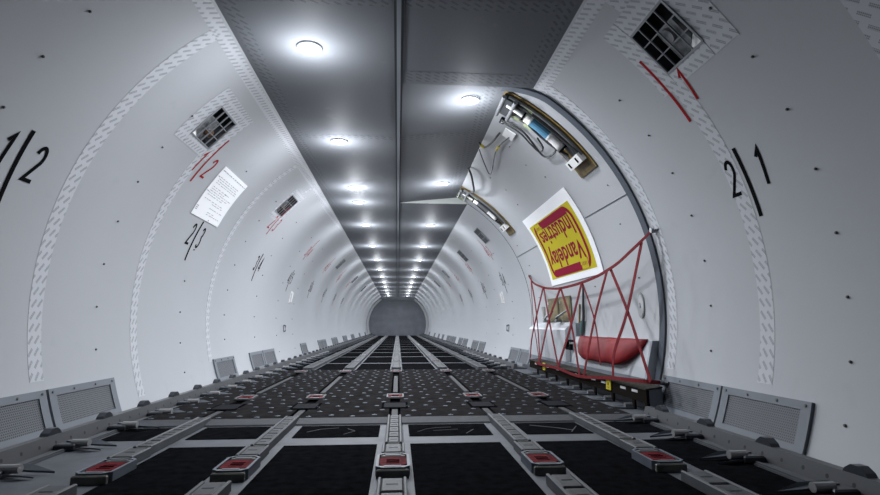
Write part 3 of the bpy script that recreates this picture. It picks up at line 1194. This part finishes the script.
near_l = ['left of the nearest vents', 'below the white paper sheet', 'left of the second vent pair', 'above a small grey fitting']
for k in range(8):
    y = [2.385, 4.45, 6.44, 8.38, 10.35, 12.25, 14.2, 16.15][k]
    mark(-1, y, 19.6, BLACK, str(k + 1), str(k + 2), 'black painted %d/%d marking on the left wall' % (k + 1, k + 2), lean=0.0 if k == 0 else 0.12)
for k in range(6):
    y = [3.885, 6.15, 8.53, 10.76, 13.05, 15.35][k]
    mark(-1, y, 36.8, REDP, str(k + 1), str(k + 2), 'red painted %d/%d marking high on the left wall' % (k + 1, k + 2), red=True, lean=.03)
mark(1, 2.335, 19.2, BLACK, '2', '1', 'black painted 2 and 1 marking with long slash on the right wall', dy=0.105)
mark(1, 2.50, 36.8, REDP, None, '1', 'red painted slash and 1 under the nearest right window', red=True, dy=0.13)
for k, y in enumerate([8.28, 10.17, 12.05, 13.85]):
    a, b = k + 5, k + 4
    if a > 9:
        break
    mark(1, y, 19.2, BLACK, str(a), str(b), 'black painted %d/%d marking on the right wall beyond the door' % (a, b), lean=-.25)
for k, y in enumerate([8.25, 10.55, 12.78, 14.85]):
    mark(1, y, 36.4, REDP, str(k + 4), str(k + 3), 'red painted %d/%d marking high on the right wall beyond the door' % (k + 4, k + 3), red=True, lean=-.05)

# small grey handles on the walls
for s, y, a, m, lb in ((-1, 8.79, 11.3, WHITEP, 'pale upright fitting on left wall under the 4/5 marking'), (-1, 8.53, -5.0, GREYM, 'small grey fitting low on the left wall'),
                       (1, 8.62, 11.2, WHITEP, 'pale upright fitting on right wall beyond the cargo door'), (1, 8.36, -4.8, GREYM, 'small grey fitting low on right wall beyond the cargo door')):
    root = empty('wall_fitting', WP(s, y, a))
    tag(root, lb, 'wall fitting', 'small fittings on the walls')
    ln = 3.2 if m is WHITEP else 1.7
    patch(s, y - .03, y + .03, a - ln, a + ln, 0.0, 'backplate', m, root, th=0.006)
    mb = MB()
    mb.tube([WP(s, y, a - ln * .9, 0.005), WP(s, y, a - ln * .8, 0.03), WP(s, y, a + ln * .8, 0.03), WP(s, y, a + ln * .9, 0.005)], 0.013, 8)
    mb.build('grip', m, root)

# ------------------------------------------------------------------ paper sheet on the left wall
sheet = patch(-1, 4.17, 4.78, 25.2, 39.9, 0.002, 'paper_sheet', PAPER, th=0.003)
tag(sheet, 'bright white curved paper sheet of small print stuck on the left wall', 'paper')
mb = MB()


def shf(u, v, off):
    return WP(-1, 4.17 + u, 25.2 + math.degrees(v / R), off + 0.0045)


rows = 21
for r_ in range(rows):
    v = 0.42 - r_ * 0.0185
    if r_ in (1, 2, 7, 13, 16, 18):
        continue
    u = 0.06 if r_ else 0.02
    if r_ > 14:
        u = 0.25
    end = 0.58 if r_ == 0 else random.uniform(.33, .55)
    while u < end:
        l = random.uniform(.02, .06)
        stroke_mb(mb, [(u, v), (min(u + l, .59), v)], 0.0045 if r_ else 0.007, shf, th=0.0006)
        u += l + random.uniform(.008, .03)
for v in (.05, .065, .08, .22, .36):
    stroke_mb(mb, [(.015, v), (.05, v)], 0.007, shf, th=0.0006)
mb.build('printed_lines', mat('light_ink', (0.35, 0.36, 0.38), 0.7), sheet)

# ------------------------------------------------------------------ poster on the cargo door, hung upside down
PY0, PY1, PA0, PA1 = 4.32, 5.83, 10.6, 36.9
poster = patch(1, PY0, PY1, PA0, PA1, 0.002, 'poster', PAPER, th=0.004)
tag(poster, 'yellow and crimson company poster stuck upside down on the cargo door', 'poster')
patch(1, 4.42, 5.75, 12.7, 33.3, 0.006, 'yellow_field', YELLOW, poster, th=0.0012)
# artwork frame: upright local axes (u right, v up) turned by half a turn onto the door
GW, GH = 1.33, rad(33.3 - 12.7) * R


def pf(u, v, off):
    # u,v measured from the field centre in the upright artwork
    return WP(1, 5.085 + u, 23.0 - math.degrees(v / R), off + 0.0075)


mb = MB()
hw, hh = 0.575, 0.283
rr = 0.11
outl = []
for cx, cy, a0 in ((hw - rr, hh - rr, 0), (-hw + rr, hh - rr, 90), (-hw + rr, -hh + rr, 180), (hw - rr, -hh + rr, 270)):
    outl += ARC(cx, cy, rr, rr, a0, a0 + 90, 6)
pts = outl + [outl[0]]


def dense(pts, step=0.06):
    out = [pts[0]]
    for a, b in zip(pts[:-1], pts[1:]):
        n_ = max(1, int(math.dist(a, b) / step))
        for k in range(1, n_ + 1):
            out.append((a[0] + (b[0] - a[0]) * k / n_, a[1] + (b[1] - a[1]) * k / n_))
    return out


stroke_mb(mb, dense(pts), 0.046, pf, th=0.001)
stroke_mb(mb, dense([(-hw + .27, hh - .027), (hw - .07, hh - .027)]), 0.062, pf, th=0.001)
stroke_mb(mb, dense([(-hw + .07, -hh + .027), (hw - .27, -hh + .027)]), 0.062, pf, th=0.001)
mb.build('logo_border', CRIMSON, poster)
for (xa, yv) in ((-hw + .16, hh - .03), (hw - .16, -hh + .03)):
    mb = MB()
    stroke_mb(mb, [(xa - .085, yv), (xa + .085, yv)], 0.10, pf, th=0.0018)
    mb.build('yellow_tab', YELLOW, poster)


def wrapped_text(txt, width, height, cx, cy, name, m, parent, off=0.0):
    cu = bpy.data.curves.new(name, 'FONT')
    cu.body = txt
    cu.align_x = 'CENTER'
    cu.offset = 0.016
    cu.resolution_u = 3
    to = bpy.data.objects.new(name, cu)
    COL.objects.link(to)
    dg = bpy.context.evaluated_depsgraph_get()
    me = bpy.data.meshes.new_from_object(to.evaluated_get(dg))
    bpy.data.objects.remove(to)
    bm = bmesh.new()
    bm.from_mesh(me)
    bmesh.ops.remove_doubles(bm, verts=bm.verts, dist=0.0005)
    xs = [v.co.x for v in bm.verts]
    ys = [v.co.y for v in bm.verts]
    sx, sy = width / (max(xs) - min(xs)), height / (max(ys) - min(ys))
    mx, my = (max(xs) + min(xs)) / 2, (max(ys) + min(ys)) / 2
    # cut into strips so that the letters follow the curve of the wall
    for k in range(1, 8):
        yc = min(ys) + (max(ys) - min(ys)) * k / 8
        bmesh.ops.bisect_plane(bm, geom=bm.verts[:] + bm.edges[:] + bm.faces[:], plane_co=(0, yc, 0), plane_no=(0, 1, 0))
    bmesh.ops.triangulate(bm, faces=bm.faces[:])
    r_ = bmesh.ops.extrude_face_region(bm, geom=bm.faces[:])
    top = {e for e in r_['geom'] if isinstance(e, bmesh.types.BMVert)}
    for v in bm.verts:
        v.co = pf((v.co.x - mx) * sx + cx, (v.co.y - my) * sy + cy, off + (0.0016 if v in top else 0))
    bmesh.ops.recalc_face_normals(bm, faces=bm.faces)
    for f in bm.faces:
        f.smooth = False
    bm.to_mesh(me)
    bm.free()
    me.materials.clear()
    me.materials.append(m)
    o = bpy.data.objects.new(name, me)
    COL.objects.link(o)
    o.parent = parent
    o.location = -chain(parent)
    return o


wrapped_text('Vandelay', 1.03, 0.255, 0.0, 0.093, 'lettering', CRIMSON, poster)
wrapped_text('Industries', 1.0, 0.19, 0.0, -0.127, 'lettering', CRIMSON, poster)
for (xa, yv) in ((-hw + .16, hh - .03), (hw - .16, -hh + .03)):
    # small print too fine to read
    mb = MB()
    for k in range(6):
        stroke_mb(mb, [(xa - .055 + .022 * k, yv - .018), (xa - .055 + .022 * k + (.008 if k % 2 else 0), yv + .018)], 0.008, lambda u, v, o: pf(u, v, o + .002), th=0.0008)
    mb.build('small_print', CRIMSON, poster)

# ------------------------------------------------------------------ door actuators


def wpatch(y0, y1, a0, a1, off0, off1, name, m, parent):
    return patch(1, y0, y1, a0, a1, off0, name, m, parent, th=off1 - off0)


def along(y, off, a0, a1, n=8, dy=0.0):
    return [WP(1, y + dy * i / n, a0 + (a1 - a0) * i / n, off) for i in range(n + 1)]


def actuator(y0, y1, label, big):
    ym = (y0 + y1) / 2
    root = empty('door_actuator', WP(1, ym, 50))
    tag(root, label, 'actuator', 'door actuators')
    W_ = y1 - y0
    wpatch(y0, y1, 35.6, 64, 0.0, 0.006, 'backing_tray', OCHRE, root)
    # slim grey side rails
    for yy, rr_ in ((y0 + W_ * .12, .016), (y0 + W_ * .3, .012), (y1 - W_ * .22, .014)):
        mb = MB()
        mb.tube(along(yy, .02, 40, 62.5), rr_, 8)
        mb.build('guide_rod', GREYM if rr_ > .013 else DGREY, root)
    wpatch(y0 + W_ * .35, y0 + W_ * .62, 41, 60, 0.006, 0.010, 'grey_liner', DGREY, root)
    # piston: white body with a blue band, thin rod
    c = y0 + W_ * .42
    R_ = .034 if big else .022
    mb = MB()
    mb.tube(along(c, .045, 57, 44, dy=.02), R_, 14)
    body = mb.build('cylinder', WHITEP, root, smooth=True)
    mb = MB()
    mb.tube(along(c + .003, .045, 54.6, 49.2, 4, dy=.01), R_ * 1.06, 14)
    mb.build('blue_band' if big else 'grey_band', BLUE if big else GREYM, body)
    for a in (57, 55.0, 48.9, 44.2):
        mb = MB()
        mb.tube([WP(1, c + .02 * (57 - a) / 13, a + .25, .045), WP(1, c + .02 * (57 - a) / 13, a - .25, .045)], R_ * 1.12, 14)
        mb.build('collar', BLACK if a in (57, 44.2) else WHITEP, body)
    mb = MB()
    mb.tube(along(c - .02, .045, 62, 57, 3, dy=.02), R_ * .55, 10)
    mb.build('rod', WHITEP, root)
    # white clamp block at the lower end
    wpatch(y0 + W_ * .10, y0 + W_ * .88, 38.6, 41.0, 0.012, 0.055, 'clamp', WHITEP, root)
    for k in (.25, .7):
        wpatch(y0 + W_ * k, y0 + W_ * (k + .07), 39.1, 40.5, 0.055, 0.058, 'clamp_slot', BLACK, root)
    # dark bracket with two round ends at the ceiling
    wpatch(y0 + W_ * .12, y0 + W_ * .9, 60.5, 63.6, 0.01, 0.05, 'bracket', DGREY, root)
    for a in (60.3, 63.4):
        mb = MB()
        mb.tube([WP(1, y0 + W_ * .05, a, .05), WP(1, y1 + W_ * .02, a, .05)], .016, 10)
        mb.build('bracket_bar', GREYM, root)
    for a, b, yy in ((57.5, 60.2, y1 - .06), (53.5, 56, y1 - .05), (55.5, 58.0, y0 + .05)):
        wpatch(yy - .02, yy + .025, a, b, 0.03, 0.034, 'green_tape', PALEG, root)
    # black hoses
    mb = MB()
    mb.tube(smoothpath([WP(1, c + .05, 56, .05), WP(1, c + .10, 52, .05), WP(1, c + .09, 47, .055), WP(1, c + .03, 42, .045)]), .009, 8)
    mb.build('hose', CABLE, root)
    mb = MB()
    mb.tube(smoothpath([WP(1, y0 + .05, 58, .04), WP(1, y0 + .07, 51, .045), WP(1, y0 + .03, 41, .04)]), .006, 8)
    mb.build('hose', CABLE, root)
    return root


actuator(3.60, 3.93, 'nearer door actuator with blue banded white cylinder, high on the cargo door', True)
actuator(6.32, 6.64, 'farther thin door actuator high on the cargo door beside a pale green tape', False)

# loose cables and tag on the door lining


def cable(pts, r, label, hints=None):
    root = empty('loose_cable', WP(1, pts[0][0], pts[0][1]))
    tag(root, label, 'cable', 'loose cables on the cargo door')
    mb = MB()
    P = smoothpath([WP(1, y, a, o) for y, a, o in pts])
    mb.tube(P, r, 8)
    mb.build('sheath', CABLE, root)
    return root, P


cable([(4.07, 61.4, .02), (4.02, 60.2, .03), (4.0, 56.5, .03), (4.02, 53.4, .035), (4.13, 47.4, .03), (4.06, 45.6, .03), (3.9, 45.2, .035), (3.80, 46.1, .05)], .008,
      'longer black looped cable hanging beside the nearer door actuator')
cable([(4.07, 61.2, .02), (4.06, 59.5, .03), (4.06, 55.5, .03), (4.10, 51.5, .035), (4.12, 48.4, .03), (4.0, 48.3, .035), (3.90, 51, .05)], .007,
      'shorter black looped cable hanging beside the nearer door actuator')
r1, P = cable([(4.32, 60.4, .01), (4.36, 60.6, .035), (4.56, 61.2, .035), (4.75, 62.5, .03), (4.72, 64.6, .02)], .009, 'short dark cable under the ceiling edge between the actuators')
mb = MB()
mb.tube([P[-7], P[-3]], .0125, 8)
mb.build('yellow_sleeve', TAG, r1)
r2, P = cable([(4.28, 57.5, .02), (4.48, 58.5, .03), (4.72, 58.7, .03), (5.31, 56.5, .03), (5.1, 60.5, .03), (4.88, 63.6, .02)], .005, 'thin dark cable making a V below the white tag')
mb = MB()
mb.tube([P[8], P[11]], .011, 8)
mb.build('yellow_sleeve', TAG, r2)
cable([(5.55, 64.3, .01), (5.62, 62.2, .05), (5.78, 60.3, .07), (6.05, 58.6, .06), (6.28, 59.4, .02)], .012, 'black curved cable arching out above the farther door actuator')
o = patch(1, 4.17, 4.32, 56.3, 59.6, 0.008, 'white_tag', WHITEP, th=0.01)
tag(o, 'small white plastic tag on the cargo door beside the cable loops', 'tag')
o = patch(1, 6.66, 6.86, 60.5, 64.2, 0.003, 'tape_patch', PALEG, th=0.004)
tag(o, 'pale green tape patch at the far upper corner of the cargo door', 'tape')
root = empty('clip', WP(1, 4.10, 61.3))
tag(root, 'small black cable clip at the top of the looped cables', 'clip')
patch(1, 4.03, 4.13, 60.6, 61.9, 0.003, 'clip_plate', BLACK, root, th=0.012)
patch(1, 4.055, 4.105, 60.95, 61.5, 0.016, 'clip_screw', WHITEP, root, th=0.004)

# ------------------------------------------------------------------ low fittings inside the doorway
# white moulded box with sloping top
root = empty('white_housing', (1.66, 6.0, 0.12))
tag(root, 'white box housing with sloping top at the far end of the doorway', 'housing')
mb = MB()
prof = [(1.655, 0.19), (1.655, 0.495), (1.668, 0.515), (1.745, 0.572), (1.80, 0.572), (1.80, 0.19)]
mb.prism(prof, 5.17, 6.62, 1)
mb.build('body', WHITEB, root)
mb = MB()
mb.prism([(1.652, 0.115), (1.652, 0.189), (1.76, 0.189), (1.72, 0.115)], 5.17, 6.62, 1)
mb.build('plinth', GREYB, root)
mb = MB()
mb.box(1.6535, 1.657, 5.9, 5.905, .2, .49)
mb.build('joint', GREYB, root)
# grey side block
root = empty('grey_block', (1.68, 5.0, 0.12))
tag(root, 'plain grey block between the white box housing and the bench', 'housing')
mb = MB()
mb.prism([(1.70, 0.19), (1.70, 0.56), (1.80, 0.57), (1.80, 0.19)], 4.98, 5.165, 1)
mb.build('body', mat('block_grey', (0.26, 0.28, 0.31), .5), root)
# black handle
root = empty('black_handle', (1.64, 4.78, 0.35))
tag(root, 'small black C-shaped handle between white housing and red cushion', 'handle')
mb = MB()
mb.box(1.628, 1.655, 4.91, 5.09, .385, .405)
mb.box(1.628, 1.655, 5.05, 5.09, .31, .385)
mb.box(1.628, 1.655, 4.94, 5.05, .31, .33)
mb.box(1.628, 1.655, 4.94, 4.965, .33, .365)
mb.build('loop', BLACK, root)
# bench with sloped front
root = empty('white_bench', (1.66, 4.2, 0.12))
tag(root, 'white moulded bench under the red cushion at the near end of the doorway', 'bench')
mb = MB()
mb.prism([(1.645, 0.19), (1.655, 0.26), (1.70, 0.435), (1.80, 0.435), (1.80, 0.19)], 3.475, 4.975, 1)
mb.build('body', WHITEB, root)
mb = MB()
mb.prism([(1.648, 0.115), (1.642, 0.189), (1.76, 0.189), (1.72, 0.115)], 3.48, 5.165, 1)
mb.build('plinth', GREYB, root)
mb = MB()
mb.prism([(1.635, 0.115), (1.655, 0.26), (1.70, 0.437), (1.80, 0.437), (1.80, 0.115)], 3.45, 3.474, 1)
mb.build('end_panel', mat('bench_end', (0.32, 0.35, 0.39), .5), root)

# red cushion: soft lofted bag
mb = MB()
ny, nc = 26, 14
rings = []
for i in range(ny + 1):
    t = i / ny
    y = 3.51 + (4.86 - 3.51) * t
    # height profile: pointed top corners, rounded lower outline
    f = (1 - (1 - min(1.0, t / 0.30)) ** 2) ** 0.7 if t < .5 else (1 - (1 - min(1.0, (1 - t) / 0.24)) ** 2) ** 0.75
    f = max(f, .04)
    ztop = 0.446
    zbot = ztop - 0.195 * f
    dep = 0.066 * f + .004
    ring = []
    for k in range(nc):
        a = 2 * pi * k / nc
        zz = (ztop + zbot) / 2 + (ztop - zbot) / 2 * (sin(a) * (1.0 + .12 * cos(a)))
        zz = max(min(zz, ztop), zbot)
        q = (zz - 0.26) / (0.435 - 0.26)
        xs_ = 1.655 + 0.045 * q
        wv = 0.0025 * sin(9 * t * pi + 2 * a) * f
        xx = xs_ - dep * .46 - dep * .54 * cos(a) * 1.0 + wv
        ring.append((xx, y, zz + .5 * wv))
    rings.append(ring)
vs = [p for r_ in rings for p in r_]
fs = [(i * nc + k, i * nc + (k + 1) % nc, (i + 1) * nc + (k + 1) % nc, (i + 1) * nc + k) for i in range(ny) for k in range(nc)]
fs += [tuple(range(nc)), tuple(ny * nc + k for k in range(nc))[::-1]]
mb.add(vs, fs)
o = mb.build('red_cushion', BAGRED, None, smooth=True)
tag(o, 'bright red padded cushion lying on the sloped front of the white bench', 'cushion')

# olive plates and levers
for k, (a, b) in enumerate(((5.70, 6.09), (5.28, 5.66))):
    root = empty('olive_plate', WP(1, (a + b) / 2, 0))
    tag(root, 'olive brown access plate above the white housing, %s one' % ('farther' if k == 0 else 'nearer'), 'plate', 'olive access plates')
    patch(1, a, b, -2.2, 6.2, 0.0, 'plate_face', OLIVE, root, th=0.012)
    patch(1, a + .03, b - .03, -1.2, 5.3, 0.012, 'raised_field', mat('olive_light', (0.20, 0.165, 0.085), .6, noise=.4, nscale=9), root, th=0.003)
    mb = MB()
    mb.tube([WP(1, b - .05, 5, .016), WP(1, b - .05, 4.0, .016)], .012, 8)
    mb.build('latch_button', LABELW, root)
for k, (y, ya) in enumerate(((6.0, 5.72), (5.55, 5.22))):
    root = empty('lever', (1.70, y, .56))
    tag(root, 'grey lever leaning up from the white housing, %s one' % ('farther' if k == 0 else 'nearer'), 'lever', 'levers on the white housing')
    mb = MB()
    mb.tube([(1.70, y, .59), (1.685, y - .01, .62), (1.70, ya, .69)], [.012, .014, .008], 8)
    mb.build('arm', GREYM, root)
    mb = MB()
    mb.box(1.675, 1.735, y - .035, y + .035, .573, .605, .01)
    mb.build('pivot_block', GREYM, root)
    if k == 0:
        mb = MB()
        mb.tube([(1.70, y + .06, .58), (1.70, y + .09, .75)], [.02, .024], 8)
        mb.build('knob', LABELW, root)
# pole beside the housing
root = empty('strapped_pole', (1.73, 5.0, .45))
tag(root, 'thin upright pole with dark and teal wrapping right of the olive plates', 'pole')
mb = MB()
mb.tube([(1.742, 4.93, .435), (1.752, 4.90, .62), (1.748, 4.87, .92)], [.012, .014, .009], 8)
mb.build('shaft', DGREY, root)
mb = MB()
mb.tube([(1.744, 4.94, .47), (1.752, 4.915, .58)], .022, 8)
mb.build('teal_wrap', TEAL, root)
mb = MB()
mb.tube([(1.745, 5.02, .44), (1.752, 4.99, .74)], .010, 8)
mb.build('tan_strip', OCHRE, root)
# oval latch cover
root = empty('oval_access_cover', WP(1, 3.72, 1))
tag(root, 'small oval access cover on the cargo door near the seal', 'cover')
for rr_, off, m_, nm in ((1.0, .006, mat('rim_grey', (.3, .31, .3), .5), 'rim'), (.84, .008, DOORW, 'lid')):
    mb = MB()
    N = 20
    f = lambda t, o: WP(1, 3.73 + .05 * rr_ * cos(2 * pi * t / N), 1.0 + 3.0 * rr_ * sin(2 * pi * t / N), o)
    mb.add([f(t, 0) for t in range(N)] + [f(t, off) for t in range(N)], [tuple(range(N, 2 * N))] + [(k, (k + 1) % N, N + (k + 1) % N, N + k) for k in range(N)])
    mb.build(nm, m_, root)
mb = MB()
mb.tube([WP(1, 3.73, 1.6, .01), WP(1, 3.73, .4, .01)], .004, 6)
mb.build('turn_key', GREYM, root)

# ------------------------------------------------------------------ door sill with rollers, tags and feet
root = empty('door_sill', (1.6, 4.9, 0))
tag(root, 'dark speckled door sill beam on small feet along the doorway', 'sill')
mb = MB()
mb.prism([(1.543, 0.140), (1.543, 0.147), (1.655, 0.162), (1.655, 0.152)], 3.26, 6.20, 1)
mb.build('top_plate', SILLM, root)
mb = MB()
mb.box(1.548, 1.566, 3.26, 6.20, 0.062, 0.140)
mb.build('front_web', SILLD, root)
mb = MB()
mb.box(1.548, 1.566, 3.255, 3.285, 0.0, 0.0618)
mb.build('end_post', SILLD, root)
mb = MB()
mb.prism([(1.567, 0.0), (1.567, 0.139), (1.655, 0.151), (1.655, 0.0)], 3.27, 3.285, 1)
mb.build('end_cheek', GREYB, root)
mb = MB()
mb.box(1.625, 1.68, 3.40, 6.9, 0.0, 0.055)
mb.build('base_strip', METAL, root)
for y in (3.42, 3.60, 3.95, 4.15, 4.55, 4.78, 5.1, 5.45, 5.9):
    mb = MB()
    mb.box(1.5445, 1.548, y - .042, y + .042, 0.112, 0.127)
    mb.build('pale_label', LABELW, root)
for y in (3.84, 5.56):
    mb = MB()
    mb.box(1.539, 1.5445, y - .042, y + .042, 0.078, 0.152)
    tg = mb.build('yellow_tag', TAG, root)
    mb = MB()
    mb.box(1.5365, 1.5392, y - .018, y + .018, 0.094, 0.099)
    mb.box(1.5365, 1.5392, y - .010, y + .010, 0.11, 0.13)
    mb.build('tag_mark', mat('tag_dark', (.12, .09, .01), .6), tg)
lat0 = None
yy = 3.46
n_ = 0
while yy < 6.2:
    if lat0 is None:
        lat0 = local('sill_latch')
        mb = MB()
        mb.box(1.550, 1.564, -.02, .012, 0.003, 0.0615)
        mb.build('strut', SILLD, lat0)
        mb = MB()
        mb.tube([(1.50, 0.02, .022), (1.549, 0.02, .022)], .017, 10)
        mb.build('foot_roller', GREYM, lat0)
        mb = MB()
        v = [(1.548, -.02, .014), (1.548, .03, .014), (1.49, .035, .020), (1.37, .01, .014), (1.48, -.01, .012)]
        v2 = [(a, b, c - .008) for a, b, c in v]
        mb.add(v + v2, [(0, 1, 2, 3, 4), (9, 8, 7, 6, 5)] + [(k, (k + 1) % 5, 5 + (k + 1) % 5, 5 + k) for k in range(5)])
        mb.build('blade', LATCHL, lat0)
        o = lat0
    else:
        o = copy_tree(lat0)
    o.location = (0, yy, 0)
    tag(o, 'grey floor latch on a strut under the door sill, %s from the near end' % (ordn(n_) if n_ else 'first'), 'latch', 'latches under the door sill')
    n_ += 1
    yy += 0.345

# ------------------------------------------------------------------ red cargo net across the doorway
NX = 1.605
net = empty('cargo_net', (NX, 4.8, 0.12))
tag(net, 'red webbing cargo net of crossing straps stretched over the doorway', 'cargo net')


def ribbon(pts, wd, name, m=STRAP, th=0.003, off=0.0):
    """flat webbing strap through (x, y, z) points, its flat side facing the hold"""
    P = [Vector(p) + Vector((off, 0, 0)) for p in pts]
    mb = MB()
    vs = []
    for i, p in enumerate(P):
        t = (P[min(i + 1, len(P) - 1)] - P[max(i - 1, 0)])
        t2 = Vector((t.y, t.z)).normalized()
        nrm = Vector((0, -t2.y, t2.x)) * wd / 2
        for q in (p + nrm, p - nrm):
            vs += [(q.x, q.y, q.z), (q.x + th, q.y, q.z)]
    fs = [(0, 1, 3, 2), tuple(4 * (len(P) - 1) + k for k in (0, 1, 3, 2))]
    for i in range(len(P) - 1):
        o = 4 * i
        for a, b in ((0, 1), (1, 3), (3, 2), (2, 0)):
            fs.append((o + a, o + b, o + 4 + b, o + 4 + a))
    mb.add(vs, fs)
    return mb.build(name, m, net)


def sm3(pts, n=5):
    return smoothpath(pts, n)


ribbon(sm3([(1.68, 6.653, 1.166), (1.62, 6.181, 1.038), (1.605, 5.7, 0.95), (1.605, 5.398, 0.918), (1.605, 5.093, 0.899), (1.605, 4.595, 0.903), (1.605, 4.182, 0.923), (1.605, 3.948, 0.949), (1.605, 3.719, 0.984), (1.605, 3.51, 1.036), (1.62, 3.368, 1.087), (1.675, 3.31, 1.155)]), 0.024, 'top_strap', off=-.006)
ribbon(sm3([(1.6, 6.385, 0.135), (1.532, 5.68, 0.131), (1.532, 5.035, 0.136), (1.532, 4.439, 0.119), (1.532, 3.747, 0.169), (1.532, 3.382, 0.189), (1.56, 3.227, 0.195), (1.672, 3.299, 0.181)]), 0.024, 'bottom_strap', off=-.006)
web = [[(1.6, 6.262, 1.105), (1.577, 5.961, 0.69), (1.543, 5.72, 0.139)], [(1.593, 5.682, 0.949), (1.562, 6.081, 0.43), (1.546, 6.144, 0.167)], [(1.593, 5.682, 0.949), (1.569, 5.401, 0.553), (1.54, 5.061, 0.141)], [(1.593, 5.073, 0.897), (1.569, 5.46, 0.554), (1.543, 5.733, 0.138)], [(1.593, 5.073, 0.897), (1.569, 4.724, 0.554), (1.534, 4.446, 0.119)], [(1.597, 4.468, 0.904), (1.567, 4.716, 0.528), (1.54, 5.06, 0.137)], [(1.597, 4.468, 0.904), (1.571, 4.147, 0.573), (1.542, 3.99, 0.243)], [(1.605, 3.916, 0.957), (1.571, 4.147, 0.573), (1.534, 4.331, 0.129)], [(1.606, 3.87, 0.96), (1.577, 3.538, 0.628), (1.531, 3.166, 0.202)], [(1.624, 3.362, 1.086), (1.577, 3.538, 0.628), (1.55, 3.722, 0.351), (1.533, 3.727, 0.174)], [(1.6, 6.262, 1.105), (1.572, 6.084, 0.602), (1.558, 5.921, 0.378), (1.544, 5.763, 0.147)]]
for k, p_ in enumerate(web):
    ribbon(sm3(p_), 0.022 if k in (6, 10) else 0.040 if k < 6 else 0.034, 'web_strap', off=-0.004 if k % 2 else 0.002)
for p_ in ((1.675, 3.31, 1.155), (1.672, 3.299, 0.181), (1.68, 6.653, 1.166)):
    mb = MB()
    p_ = Vector(p_)
    mb.tube([p_ + Vector((-.015, 0, 0)), p_ + Vector((.012, 0, 0))], .017, 10)
    hk = mb.build('anchor_ring', GREYM, net)
    mb = MB()
    mb.tube([p_ + Vector((.005, -.02, .004)), p_ + Vector((.02, -.04, .004))], .008, 8)
    mb.build('hook', GREYM, hk)
